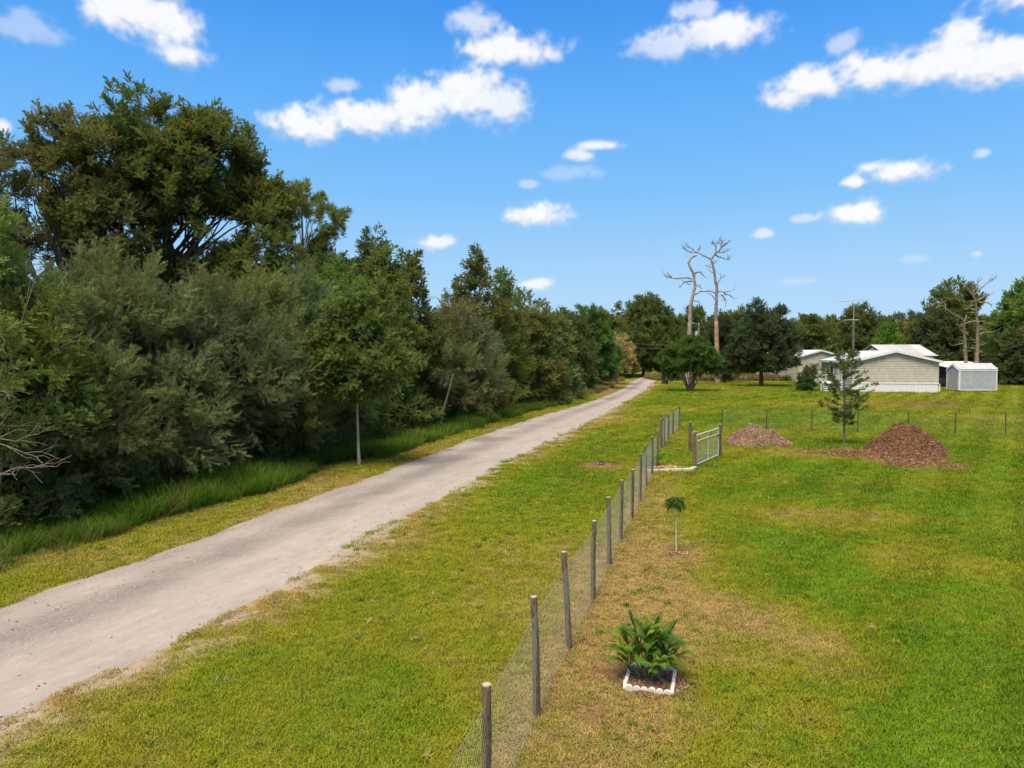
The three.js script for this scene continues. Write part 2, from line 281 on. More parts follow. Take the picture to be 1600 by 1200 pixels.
  tag(instanced('loose_gravel', pebble, std(1, 1, 1, 0.9), list), 'loose grey stones scattered over the lane', 'gravel');
}
{ // pale driveway mouth beside the bin
  const s = new THREE.Shape(); [[16.9, 96.5], [21, 98], [25, 99.2], [27.5, 99.6], [27.6, 101.6], [24.5, 101.8], [21.6, 103], [19.6, 108.5], [17.6, 103]].forEach(([x, y], k) => (k ? s.lineTo(x, y) : s.moveTo(x, y)));
  const g = new THREE.ShapeGeometry(s); g.rotateX(-Math.PI / 2); g.translate(0, 0.004, 0);
  tag(mesh('driveway', g, std(0.36, 0.31, 0.25, 0.97)), 'pale sandy driveway mouth by the bin', 'driveway', null, 'structure');
}

// ---------------------------------------------------------------- grass
function bladeGeo(blades, h, spread, w, lean, seed, segs = 2) {
  const r = rng(seed), pos = [], col = [], idx = [];
  for (let k = 0; k < blades; k++) {
    const a = r() * 6.283, d = spread * Math.sqrt(r()), x = Math.cos(a) * d, z = Math.sin(a) * d, f = r() * 6.283, hh = h * (0.55 + 0.6 * r()), ln = hh * lean * (0.3 + r()), wx = Math.cos(f + 1.57) * w / 2, wz = Math.sin(f + 1.57) * w / 2, v = 0.75 + 0.5 * r(), b = pos.length / 3;
    for (let i = 0; i <= segs; i++) {
      const t = i / segs, px = x + Math.cos(f) * ln * t * t, pz = z + Math.sin(f) * ln * t * t, py = hh * (t - 0.25 * lean * t * t), ww = (1 - t * 0.6);
      if (i < segs) { pos.push(px - wx * ww, py, pz - wz * ww, px + wx * ww, py, pz + wz * ww); col.push(v, v, v, v, v, v); } else { pos.push(px, py, pz); col.push(v, v, v); }
      if (i < segs - 1) idx.push(b + i * 2, b + i * 2 + 1, b + i * 2 + 2, b + i * 2 + 1, b + i * 2 + 3, b + i * 2 + 2); else if (i === segs - 1) idx.push(b + i * 2, b + i * 2 + 1, b + i * 2 + 2);
    }
  }
  const g = new THREE.BufferGeometry(); g.setAttribute('position', new THREE.Float32BufferAttribute(pos, 3)); g.setAttribute('color', new THREE.Float32BufferAttribute(col, 3)); g.setIndex(idx); return g;
}
const grassMat = new THREE.MeshPhysicalMaterial({ color: rgb(1, 1, 1), roughness: 0.9, transmission: 0.3, thickness: 0, specularIntensity: 0.12, side: THREE.DoubleSide, vertexColors: true });
{
  const r = rng(12), list = [];
  for (let k = 0; k < 440000; k++) {
    const z = -2.6 * Math.pow(112 / 2.6, Math.pow(r(), 0.9)), half = 0.84 * -z + 2.6, x = (r() * 2 - 1) * half, d = Math.hypot(x, z);
    if (x < bankFront(z) - 0.6) continue;
    const rl = leftRag(z), rr = rightRag(z), n = noise2(x * 2.3 + 9, z * 2.3);
    if (x > rl - 0.08 + 0.28 * n && x < rr - 0.05 + 0.25 * (n - 0.5)) continue;
    const near = x - rr; if (near > 0 && near < 1.5 && r() < (1 - near / 1.5) * 0.95 * sstep(0.47, 0.64, fbm(x * 1.3 + 5, z * 1.9, 4) + 0.2 * sstep(-15, -7, z) + 0.1 * sstep(0.5, 0, near))) continue;
    const t = turf(x, z), nap = 0.1 * Math.sign(Math.sin((x * 0.82 + z * 0.57) * 3.3 + 0.6 * noise2(x * 0.4, z * 0.4))) * (x > 4 ? 1 : 0.35); if (r() < t.soil * 1.1) continue;
    const s = (0.75 + 0.5 * r()) * (d < 12 ? 1 : Math.pow(d / 12, 0.62)), v = 0.72 + 0.62 * r(), y = r() < 0.12 ? 0.4 : 0;
    const c = [0, 1, 2].map((q) => lerp(t.c[q], [YELLOW, STRAW][r() < 0.5 ? 0 : 1][q], y + 0.25 * r() * t.dry) * v * 1.12), fresh = t.dry > 0.55 && r() < 0.28; if (fresh) for (let q = 0; q < 3; q++) c[q] = lerp(c[q], lerp(GREEN[q], YELLOW[q], r()) * v, 0.75);
    list.push({ m: place(V(x, -0.004, z), V((r() - 0.5) * 0.5 + nap * 0.57, 1, (r() - 0.5) * 0.5 - nap * 0.82).normalize(), r() * 6.283, s, s * (0.8 + 0.5 * r()) * (1 - 0.35 * t.dry)), c });
  }
  tag(instanced('lawn_grass', bladeGeo(15, 0.055, 0.1, 0.0085, 0.9, 3), grassMat, list), 'short mown grass of the verge and the yard', 'grass');
}
{ // coarser weeds and runners in the turf
  const r = rng(14), list = [];
  for (let k = 0; k < 2600; k++) {
    const z = -5 * Math.pow(11, r()), x = (r() * 2 - 1) * (0.78 * -z + 1); if (x < bankFront(z) || (x > leftRag(z) && x < rightRag(z) + 0.1) || fbm(x * 0.5 + 60, z * 0.5, 3) < 0.47) continue;
    const v = 0.7 + 0.6 * r(), s = (0.6 + 0.9 * r()) * (0.7 + 0.3 * Math.min(2, -z / 12)), p = r(); list.push({ m: place(V(x, -0.005, z), V((r() - 0.5) * 0.7, 1, (r() - 0.5) * 0.7).normalize(), r() * 6.283, s), c: p < 0.5 ? [0.085 * v, 0.16 * v, 0.012 * v] : p < 0.8 ? [0.2 * v, 0.2 * v, 0.03 * v] : [0.34 * v, 0.25 * v, 0.11 * v] });
  }
  tag(instanced('lawn_weeds', bladeGeo(9, 0.1, 0.06, 0.014, 1.3, 5, 3), grassMat, list), 'coarse weeds and dead stalks dotted through the lawn', 'weeds');
}
{ // long green grass at the foot of the hedge, thinning to straw weeds farther on
  const r = rng(31), list = [], dry = [];
  for (let k = 0; k < 19000; k++) {
    const z = -7 - 118 * Math.pow(r(), 1.5), deep = 2.6 * r() + (z < -60 ? 1.5 * r() : 0), x = bankFront(z) - deep + (fbm(z * 0.8, 4, 3) - 0.5) * 1.1;
    const gap = fbm(z * 0.3 + 11, 77, 3); if (deep < 0.9 && gap < 0.44 && r() < 0.8) continue;
    if (z > -28.2 && z < -25.6 && deep < 1.2) continue;
    const s = (0.45 + 0.55 * r()) * (0.4 + 0.85 * fbm(z * 0.5 + 3, x * 0.5, 3)), v = 0.7 + 0.6 * r(), straw = sstep(-58, -82, z + 18 * (noise2(z * 0.2, 3) - 0.5));
    const e = { m: place(V(x, -0.01, z), V(0.12 + (r() - 0.5) * 0.4, 1, 0.1 + (r() - 0.5) * 0.4).normalize(), r() * 6.283, s, s * (0.85 + 0.4 * r())), c: null };
    if (r() < straw * 0.8) { e.c = [0.2 * v, 0.165 * v, 0.06 * v]; dry.push(e); } else { const p = r(); e.c = p < 0.12 ? [0.17 * v, 0.14 * v, 0.05 * v] : p < 0.4 ? [0.1 * v, 0.16 * v, 0.014 * v] : [0.068 * v, 0.16 * v, 0.009 * v]; list.push(e); }
  }
  tag(instanced('tall_grass', bladeGeo(22, 0.8, 0.24, 0.016, 0.75, 8, 4), grassMat, list), 'long lush green grass along the foot of the hedge', 'grass');
  tag(instanced('dry_weeds', bladeGeo(22, 0.8, 0.22, 0.025, 0.5, 9, 3), grassMat, dry), 'straw coloured weeds along the far part of the lane', 'weeds');
}

// ---------------------------------------------------------------- foliage
// a bough: a bent branchlet along +y that carries leafy sprays
function boughGeo({ len = 0.9, sprays = 10, spray = 0.42, leaves = 15, L = 0.08, W = 0.035, open = 0.8, droop = 0.15, seed = 1, fold = 0.2, tint = 0.35 }) {
  const r = rng(seed), pos = [], col = [], idx = [], X = V(), d = V(), n = V(), w = V();
  const quad = (p, dir, nor, l, wd, c) => {
    w.crossVectors(dir, nor).normalize(); const b = pos.length / 3, m = 0.42;
    pos.push(p.x, p.y, p.z, p.x + dir.x * l * m + w.x * wd / 2 + nor.x * wd * fold, p.y + dir.y * l * m + w.y * wd / 2 + nor.y * wd * fold, p.z + dir.z * l * m + w.z * wd / 2 + nor.z * wd * fold,
      p.x + dir.x * l, p.y + dir.y * l, p.z + dir.z * l, p.x + dir.x * l * m - w.x * wd / 2 + nor.x * wd * fold, p.y + dir.y * l * m - w.y * wd / 2 + nor.y * wd * fold, p.z + dir.z * l * m - w.z * wd / 2 + nor.z * wd * fold);
    for (let k = 0; k < 4; k++) col.push(c[0], c[1], c[2]); idx.push(b, b + 1, b + 2, b, b + 2, b + 3);
  };
  for (let s = 0; s < sprays; s++) {
    const t = 0.12 + 0.88 * (s + r()) / sprays, a = s * 2.4 + r(), o = open * (1.05 - 0.5 * t), dir = V(Math.cos(a) * o, 1 - 0.35 * o, Math.sin(a) * o).normalize(), base = V((r() - 0.5) * 0.06, t * len * 0.75, (r() - 0.5) * 0.06), sl = spray * (0.7 + 0.6 * r()) * (1.15 - 0.45 * t), side = V().crossVectors(dir, UP).normalize(), nn = V().crossVectors(side, dir).normalize();
    quad(base, dir, nn, sl, 0.012, [0.75, 0.6, 0.5]);
    for (let k = 0; k < leaves; k++) {
      const q = 0.1 + 0.9 * (k + r() * 0.6) / leaves, sg = k % 2 ? 1 : -1; X.copy(base).addScaledVector(dir, sl * q); X.y -= droop * sl * q * q;
      d.copy(dir).multiplyScalar(0.75).addScaledVector(side, sg * (0.8 - 0.4 * q)).addScaledVector(nn, (r() - 0.5) * 0.9).normalize(); d.y -= droop * r(); d.normalize();
      n.copy(nn).addScaledVector(side, (r() - 0.5) * 1.2).addScaledVector(dir, (r() - 0.5) * 0.6); n.addScaledVector(d, -n.dot(d)).normalize();
      const v = 1 - tint / 2 + tint * r(), y = r() < 0.12 ? 1.25 : 1; quad(X, d, n, L * (0.7 + 0.6 * r()), W * (0.8 + 0.4 * r()), [v * y, v * (y > 1 ? 1.12 : 1), v * 0.95]);
    }
  }
  const g = new THREE.BufferGeometry(); g.setAttribute('position', new THREE.Float32BufferAttribute(pos, 3)); g.setAttribute('color', new THREE.Float32BufferAttribute(col, 3)); g.setIndex(idx); return g;
}
const BOUGH = {
  oak: [1, 2].map((s) => boughGeo({ len: 0.9, sprays: 11, spray: 0.42, leaves: 16, L: 0.11, W: 0.05, open: 0.95, seed: s })),
  myrtle: [3, 4].map((s) => boughGeo({ len: 1.15, sprays: 13, spray: 0.5, leaves: 20, L: 0.085, W: 0.024, open: 0.62, droop: 0.25, seed: s })),
  maple: [5, 6].map((s) => boughGeo({ len: 0.9, sprays: 11, spray: 0.42, leaves: 15, L: 0.085, W: 0.05, open: 0.9, droop: 0.3, seed: s })),
  wood: [7, 8].map((s) => boughGeo({ len: 1.5, sprays: 13, spray: 0.75, leaves: 13, L: 0.2, W: 0.1, open: 0.95, droop: 0.15, seed: s, tint: 0.5 })),
  pine: [9, 10].map((s) => boughGeo({ len: 0.9, sprays: 9, spray: 0.24, leaves: 40, L: 0.2, W: 0.018, open: 0.9, droop: 0, seed: s, fold: 0 })),
  sparse: [11, 12].map((s) => boughGeo({ len: 0.55, sprays: 6, spray: 0.26, leaves: 8, L: 0.12, W: 0.055, open: 0.9, droop: 0.2, seed: s })),
};
const leaf = {}, LEAF = 2.0;
function leaves(name, r, g, b) { return leaf[name] ??= leafMat(r * LEAF, g * LEAF, b * LEAF * 0.85); }
function crownList(lobes, n, { freq = 0.9, gap = 0.36, shell = 0.5, up = 0.35, size = 1, seed = 1, min = 0.15, hue = 0.25, wild = 0.7, tone = [1, 1, 1] }) {
  const r = rng(seed * 7919 + 13), out = [], area = lobes.map((l) => Math.pow(l[3] * l[4], 0.8) + Math.pow(l[4] * l[5], 0.8) + Math.pow(l[3] * l[5], 0.8)), sum = area.reduce((a, b) => a + b, 0);
  lobes.forEach((l, i) => {
    const count = Math.max(Math.round(n * area[i] / sum), l[3] < 0.6 ? Math.round(l[4] * 13) : 0); let tries = 0;
    for (let k = 0; k < count && tries < count * 6; tries++) {
      const d = V(r() * 2 - 1, r() * 2 - 1, r() * 2 - 1); if (d.lengthSq() > 1 || d.lengthSq() < 0.01) continue; d.normalize();
      const rad = (shell + (1 - shell) * Math.pow(r(), 0.6)) * (0.74 + 0.5 * noise3(d.x * 2.2 + seed, d.y * 2.2 + i * 3, d.z * 2.2)), p = V(l[0] + d.x * l[3] * rad, l[1] + d.y * l[4] * rad, l[2] + d.z * l[5] * rad);
      if (p.y < min) { p.y = min + r() * 0.6; }
      const cl = noise3(p.x * freq + seed * 5, p.y * freq * 1.25, p.z * freq); if (cl < gap && l[3] > 0.6) continue;
      const dir = V(d.x / l[3], d.y / l[4], d.z / l[5]).normalize().add(V((r() - 0.5) * 2 * wild, up + (r() - 0.5) * wild, (r() - 0.5) * 2 * wild)).normalize();
      const v = (1 - hue / 2 + hue * r()) * (0.85 + 0.3 * noise3(p.x * 0.7, p.y * 0.7, p.z * 0.7 + seed)), y = noise3(p.x * 0.45 + 40, p.y * 0.45, p.z * 0.45 + seed);
      out.push({ m: place(p.addScaledVector(dir, -0.3 * size), dir, r() * 6.283, size * (0.75 + 0.5 * r())), c: [v * (0.86 + 0.26 * y) * tone[0], v * tone[1], v * (1.1 - 0.3 * y) * tone[2]], p }); k++;
    }
  });
  return out;
}
function addCrown(t, kind, mat, list) { const g = BOUGH[kind], h = list.filter((_, k) => k % 2), e = list.filter((_, k) => !(k % 2)); instanced('crown', g[0], mat, e, t); if (h.length) instanced('crown', g[1], mat, h, t); }
function addTrunk(t, o, list, seed) { // trunk with limbs that reach into the crown
  const r = rng(seed * 31 + 7), parts = [], top = o.top, lean = o.lean ?? 0, stems = o.stems ?? 1;
  for (let s = 0; s < stems; s++) {
    const a = s / stems * 6.283 + r(), sp = stems > 1 ? (o.splay ?? 0.8) : 0, tx = lean + Math.cos(a) * sp * (0.5 + r()), tz = Math.sin(a) * sp * (0.5 + r()), bx = stems > 1 ? Math.cos(a) * o.r * 1.4 : 0, bz = stems > 1 ? Math.sin(a) * o.r * 1.4 : 0;
    const pts = [[bx, -0.05, bz], [bx + tx * 0.2 + (r() - 0.5) * 0.15, top * 0.3, bz + tz * 0.2 + (r() - 0.5) * 0.15], [bx + tx * 0.55 + (r() - 0.5) * 0.3, top * 0.65, bz + tz * 0.55 + (r() - 0.5) * 0.3], [bx + tx, top, bz + tz]];
    parts.push(limb(pts, o.r * (1.1 - 0.2 * s / stems), o.r * 0.22, 8, 10, 0.22, seed + s));
    const K = Math.round((o.limbs ?? 16) / stems);
    for (let k = 0; k < K && list.length; k++) {
      const e = list[Math.floor(r() * list.length)].p, y0 = clamp(e.y * (0.45 + 0.3 * r()), o.clear ?? 0.5, top * 0.95), f = y0 / top, x0 = bx + tx * f * f, z0 = bz + tz * f * f, bw = 0.22 * Math.hypot(e.x - x0, e.y - y0);
      parts.push(limb([[x0, y0, z0], [lerp(x0, e.x, 0.3) + (r() - 0.5) * bw, lerp(y0, e.y, 0.22) + (o.sag ?? 0.1) * (0.4 + r()), lerp(z0, e.z, 0.3) + (r() - 0.5) * bw], [lerp(x0, e.x, 0.68) + (r() - 0.5) * bw, lerp(y0, e.y, 0.62) + (r() - 0.3) * bw, lerp(z0, e.z, 0.68)], [e.x, e.y, e.z]], Math.max(0.02, o.r * 0.42 * (1 - f * 0.6)), 0.012, 5, 7, 0.1, seed + k));
    }
  }
  mesh('trunk', parts, o.bark, t);
}
const BARK = { grey: bark(0.13, 0.11, 0.09), brown: bark(0.1, 0.07, 0.05), pale: bark(0.34, 0.3, 0.24), dead: bark(0.23, 0.19, 0.165), red: bark(0.2, 0.15, 0.115) };
function tree(name, label, category, group, x, z, o) {
  const t = thing(name, label, category, x, 0, z, 0, group), list = crownList(o.lobes, o.n, o);
  addCrown(t, o.kind, o.mat, list); addTrunk(t, o, list, o.seed); return t;
}
const mound = (h, w, seed, low = 0.5) => { // a full, ground hugging crown of several lobes
  const r = rng(seed + 400), L = [[0, h * 0.52, 0, w * 0.42, h * 0.42, w * 0.42]];
  for (let k = 0; k < 6; k++) { const a = k * 1.05 + r(), d = w * 0.3 * (0.6 + 0.6 * r()); L.push([Math.cos(a) * d, low + h * (0.12 + 0.36 * r()), Math.sin(a) * d, w * 0.27, h * (0.2 + 0.1 * r()), w * 0.27]); }
  for (let k = 0; k < 4; k++) { const a = k * 1.6 + r(), d = w * 0.2 * r(); L.push([Math.cos(a) * d, h * (0.66 + 0.16 * r()), Math.sin(a) * d, w * 0.2, h * 0.16, w * 0.2]); }
  L.push([(r() - 0.5) * w * 0.2, h * 0.88, 0, w * 0.13, h * 0.12, w * 0.13]);
  return L;
};
const spire = (h, w, seed, base = 0.12) => { // a tapering crown with several thin leaders
  const r = rng(seed + 900), L = []; for (let k = 0; k < 9; k++) { const t = base + (1 - base) * (k + 0.5) / 9, R = w * 0.5 * Math.pow(1 - t, 0.75) + 0.22; L.push([(r() - 0.5) * R * 0.6, t * h, (r() - 0.5) * R * 0.6, R, h * 0.085, R]); }
  for (let k = 0; k < 5; k++) { const a = r() * 6.28, d = w * 0.3 * (0.4 + r()); L.push([Math.cos(a) * d, h * (0.42 + 0.24 * r()), Math.sin(a) * d, 0.3, h * 0.15, 0.3]); }
  L.push([0, h * 0.95, 0, 0.26, h * 0.08, 0.26], [0.1, h * 0.85, 0, 0.5, h * 0.1, 0.5]); return L;
};
const M = {
  myrtle: leaves('myrtle', 0.08, 0.1, 0.05), myrtle2: leaves('myrtle2', 0.094, 0.112, 0.056), maple: leaves('maple', 0.088, 0.125, 0.03), bright: leaves('bright', 0.12, 0.155, 0.04),
  oak: leaves('oak', 0.074, 0.092, 0.026), oak2: leaves('oak2', 0.085, 0.09, 0.036), wood: leaves('wood', 0.062, 0.082, 0.026), wood2: leaves('wood2', 0.084, 0.1, 0.033), pine: leaves('pine', 0.05, 0.1, 0.022), dark: leaves('dark', 0.046, 0.064, 0.026), spring: leaves('spring', 0.075, 0.13, 0.02), tan: leaves('tan', 0.2, 0.17, 0.09),
};

// ---------------------------------------------------------------- the two tall oaks behind the hedge
tree('oak_tree', 'tallest broad dark green oak rising behind the roadside hedge', 'tree', 'oaks behind the hedge', -15.6, -33, {
  kind: 'oak', mat: M.oak, n: 3500, seed: 3, gap: 0.47, freq: 0.8, shell: 0.4, up: 0.45, size: 0.82, r: 0.42, top: 11.5, limbs: 90, clear: 3, sag: 0.35, bark: BARK.brown,
  lobes: [[0, 13.6, 0, 2.6, 2.4, 2.6], [-1.9, 12.6, 0.4, 2.1, 1.9, 2.2], [2.1, 12.0, 0.3, 2.4, 2.1, 2.2], [2.3, 12.9, 0, 1.9, 1.7, 2], [4.0, 11.2, 0, 1.5, 1.4, 1.8], [3.7, 10.2, 0, 2.3, 1.9, 2.2], [-0.3, 11.3, 0.8, 2.4, 1.5, 2.2], [-2.2, 10.4, 0.6, 2.6, 2.0, 2.2], [4.7, 8.2, 0.4, 1.7, 1.6, 1.9], [-1.0, 7.7, 0.6, 1.7, 0.9, 1.8], [2.6, 7.6, -0.4, 1.6, 1.1, 1.8], [-3.2, 8.2, 0, 1.6, 1.2, 1.8], [0.8, 6.8, 0, 1.5, 1.0, 1.6]],
});
tree('oak_tree', 'looser brownish oak with sky gaps left of the tallest oak', 'tree', 'oaks behind the hedge', -19.3, -31.5, {
  kind: 'oak', mat: M.oak2, n: 1150, seed: 8, gap: 0.46, freq: 0.8, shell: 0.35, up: 0.4, size: 0.78, r: 0.3, top: 10, limbs: 44, clear: 3, sag: 0.3, bark: BARK.brown,
  lobes: [[0.3, 13.2, 0, 1.5, 1.2, 1.6], [1.9, 12.0, 0.4, 1.6, 1.4, 1.6], [-1.4, 12.2, 0, 1.3, 1.1, 1.5], [-2.4, 10.6, 0.4, 1.3, 0.9, 1.4], [0.7, 10.4, 0, 1.8, 1.3, 1.6], [2.6, 9.6, 0.2, 1.7, 1.5, 1.6], [-1.2, 8.6, 0.3, 1.6, 1.0, 1.5], [1.4, 7.6, 0, 1.9, 1.2, 1.7], [-2.8, 8.2, 0, 1.3, 0.8, 1.3], [0, 6, 0, 2, 1.2, 1.8]],
});
tree('pine_tree', 'tall open pine with tufted flat boughs beside the tallest oak', 'tree', null, -13.0, -45.5, {
  kind: 'pine', mat: leaves('pineBack', 0.095, 0.115, 0.03), n: 200, seed: 21, gap: 0.5, freq: 0.8, shell: 0.4, up: 0.7, size: 1.1, r: 0.2, top: 13.4, limbs: 36, clear: 8, bark: BARK.grey,
  lobes: [[0, 13.6, 0, 1.5, 0.9, 1.5], [1.6, 12.4, 0, 1.2, 0.5, 1.2], [-1.0, 12.0, 0, 1.2, 0.8, 1.2], [2.2, 11.2, 0.2, 1.1, 0.4, 1], [-0.4, 10.6, 0, 1.6, 0.8, 1.4], [1, 9.6, 0, 1.8, 0.8, 1.5]],
});
for (const [label, x, z, h, w, seed, mat] of [
  ['dark rounded oak between the tall pine and the spired trees', -10.6, -44, 10.4, 8.0, 31, M.dark],
  ['small dark oak with a knobbly top left of the tall pointed tree', -9.3, -47.5, 12.2, 4.6, 33, M.oak],
  ['dark oak hung with grey moss under the tall pine', -12.4, -39, 9.2, 6.5, 35, M.oak2],
]) tree('oak_tree', label, 'tree', 'oaks behind the hedge', x, z, { kind: 'oak', mat, n: 1300, seed, gap: 0.4, freq: 0.7, shell: 0.4, up: 0.4, size: 0.88, r: 0.24, top: h * 0.75, limbs: 26, clear: 2, bark: BARK.brown, lobes: mound(h, w, seed, 2.2) });

// ---------------------------------------------------------------- the hedge of trees along the lane
const HEDGE = 'trees of the roadside hedge';
for (const [name, label, x, z, h, w, kind, mat, n, form, seed] of [
  ['leafy_sapling', 'yellow green sapling clump with pale thin stems at the picture edge', -11.6, -16.2, 7.0, 3.6, 'maple', leaves('lime', 0.095, 0.112, 0.036), 260, 'open', 41],
  ['wax_myrtle', 'bushy grey green tree next to the yellow green sapling clump', -11.9, -18.4, 6.0, 5.2, 'myrtle', M.myrtle, 760, 'mound', 42],
  ['wax_myrtle', 'broad olive shrub tree below the looser brownish oak', -11.5, -21.2, 6.6, 5.6, 'myrtle', M.myrtle2, 820, 'mound', 43],
  ['wax_myrtle', 'broad grey green shrub tree straight below the tallest oak', -10.4, -24.0, 7.1, 5.6, 'myrtle', M.myrtle, 820, 'mound', 44],
  ['wax_myrtle', 'olive shrub tree whose boughs hang lowest over the long grass', -9.4, -26.8, 6.9, 5.4, 'myrtle', M.myrtle2, 800, 'mound', 45],
  ['wax_myrtle', 'dense silvery shrub tree just left of the bright green tree', -8.7, -29.6, 7.3, 5.2, 'myrtle', M.myrtle, 760, 'mound', 46],
  ['wax_myrtle', 'yellowish shrub tree behind the bright green tree', -8.1, -33.4, 8.2, 5.4, 'maple', M.maple, 700, 'mound', 47],
  ['cypress_tree', 'tall narrow green tree right of the bright green tree', -6.6, -37.2, 9.2, 5.0, 'maple', M.maple, 700, 'spire', 48],
  ['cypress_tree', 'pointed dark tree standing against the sky gap in the hedge', -5.6, -40.8, 9.5, 4.8, 'maple', leaves('maple2', 0.07, 0.095, 0.03), 640, 'spire', 49],
  ['wax_myrtle', 'silver grey shrub tree in front of the tall pointed tree', -3.5, -44.6, 7.6, 5.6, 'myrtle', M.myrtle2, 820, 'mound', 50],
  ['cypress_tree', 'tallest pointed tree of the hedge with thin leaders', -2.5, -50, 11.1, 6.2, 'maple', leaves('maple3', 0.078, 0.1, 0.032), 860, 'spire', 51],
  ['cypress_tree', 'pointed tree just right of the tallest pointed tree', -0.7, -54.5, 10.0, 5.6, 'maple', M.maple, 720, 'spire', 52],
  ['hedge_tree', 'mid green tree where the hedge drops towards the pine', 0.9, -60.5, 8.6, 6, 'wood', M.wood2, 420, 'mound', 53],
  ['hedge_tree', 'yellow green leafy tree left of the small pine', 3.2, -69, 8.2, 5.6, 'wood', leaves('hedge2', 0.085, 0.1, 0.038), 380, 'mound', 54],
  ['hedge_tree', 'dark green tree hanging over the straw coloured weeds', 6.2, -80, 8.4, 5.8, 'wood', M.wood, 380, 'mound', 55],
]) {
  const q = rng(seed * 11), tone = [0.84 + 0.24 * q(), 0.88 + 0.22 * q(), 0.8 + 0.3 * q()];
  const o = { kind, mat, n, seed, tone, gap: form === 'spire' ? 0.36 : 0.37, freq: 0.75, shell: 0.5, up: form === 'spire' ? 0.75 : 0.3, size: kind === 'wood' ? 0.85 : 1, r: 0.11, top: h * 0.82, limbs: 34, clear: 0.6, stems: form === 'spire' ? 1 : 3, splay: w * 0.24, bark: BARK.grey, lobes: form === 'spire' ? spire(h, w, seed, 0.08) : mound(h, w, seed) };
  if (form === 'open') Object.assign(o, { gap: 0.42, stems: 6, r: 0.035, splay: 1.4, bark: BARK.pale, limbs: 40, lobes: spire(h, w * 1.3, seed, 0.3) });
  const t = tree(name, label, 'tree', HEDGE, x, z, o);
  if (kind !== 'wood') { const r = rng(seed * 3), tw = []; for (let k = 0; k < 16; k++) { const a = r() * 6.283, y = h * (0.25 + 0.55 * r()), d = w * 0.34 * (1 - 0.5 * y / h), e = d + 0.5 + 0.7 * r(), ty = y + (r() - 0.25) * 1.2; tw.push(limb([[Math.cos(a) * d, y, Math.sin(a) * d], [Math.cos(a + 0.1) * (d + e) / 2, (y + ty) / 2 + 0.12, Math.sin(a + 0.1) * (d + e) / 2], [Math.cos(a + 0.15) * e, ty, Math.sin(a + 0.15) * e]], 0.014, 0.005, 5, 5, 0.1, k)); const b = r() * 2 - 1; tw.push(limb([[Math.cos(a + 0.1) * (d + e) / 2, (y + ty) / 2 + 0.12, Math.sin(a + 0.1) * (d + e) / 2], [Math.cos(a + 0.25 * b) * e * 0.95, ty + 0.35, Math.sin(a + 0.25 * b) * e * 0.95]], 0.009, 0.004, 4, 3, 0.1, k)); } mesh('bare_twigs', tw, BARK.pale, t); }
}
tree('maple_tree', 'bright green young tree on a thin white trunk at the lane side', 'tree', null, -5.62, -26.75, {
  kind: 'maple', mat: leaves('limeMaple', 0.07, 0.1, 0.028), n: 520, seed: 61, gap: 0.33, freq: 1, shell: 0.4, up: 0.3, size: 0.95, r: 0.06, top: 5.6, limbs: 26, clear: 2.6, lean: -0.1, bark: bark(0.42, 0.38, 0.32),
  lobes: [[0, 4.7, 0, 1.5, 1.3, 1.5], [-0.9, 4.0, 0.1, 1.1, 0.9, 1.2], [0.9, 3.9, 0.2, 1.2, 0.9, 1.2], [0.2, 5.7, 0, 1.0, 0.9, 1.0], [0.1, 3.2, 0.3, 1.2, 0.6, 1.1]],
});
{ // leaning young trunk farther along
  const t = thing('leaning_sapling', 'thin pale leaning trunk at the foot of the silver grey shrub tree', 'tree', -3.9, 0, -39.6);
  mesh('trunk', limb([[0, -0.05, 0], [0.12, 0.9, 0], [0.42, 1.9, 0.1], [0.75, 3.1, 0.2]], 0.07, 0.035, 8, 8, 0.15, 5), BARK.pale, t);
  const list = crownList([[0.8, 3.5, 0.2, 0.9, 0.8, 0.9]], 70, { seed: 64, gap: 0.3, size: 0.9 }); addCrown(t, 'myrtle', M.myrtle2, list);
}
{
  const s = thing('marker_stake', 'thin leaning white stake in the long grass by the lane', 'stake', 0.42, 0, -56.5);
  mesh('pole', limb([[0, -0.05, 0], [-0.2, 0.9, 0]], 0.03, 0.026, 8, 3), std(0.6, 0.58, 0.52, 0.7), s);
}
tree('pine_tree', 'small bright green pine at the far end of the hedge', 'tree', null, 9.8, -91, {
  kind: 'pine', mat: M.pine, n: 420, seed: 71, gap: 0.34, freq: 0.6, shell: 0.4, up: 0.7, size: 1.9, r: 0.16, top: 8.6, limbs: 22, bark: BARK.brown, lobes: [[0, 8.6, 0, 1.1, 1.4, 1.1], [-1.2, 7.4, 0, 1.2, 1.2, 1.2], [1.1, 7.2, 0, 1.3, 1.2, 1.2], [0, 5.6, 0, 2.4, 1.6, 2.2], [1.7, 4.4, 0, 1.8, 1.4, 1.6], [-1.4, 4, 0, 1.9, 1.4, 1.6], [1.6, 2.6, 0.4, 1.8, 1.4, 1.6], [-0.6, 2.2, 0.6, 2.2, 1.4, 1.8]],
});
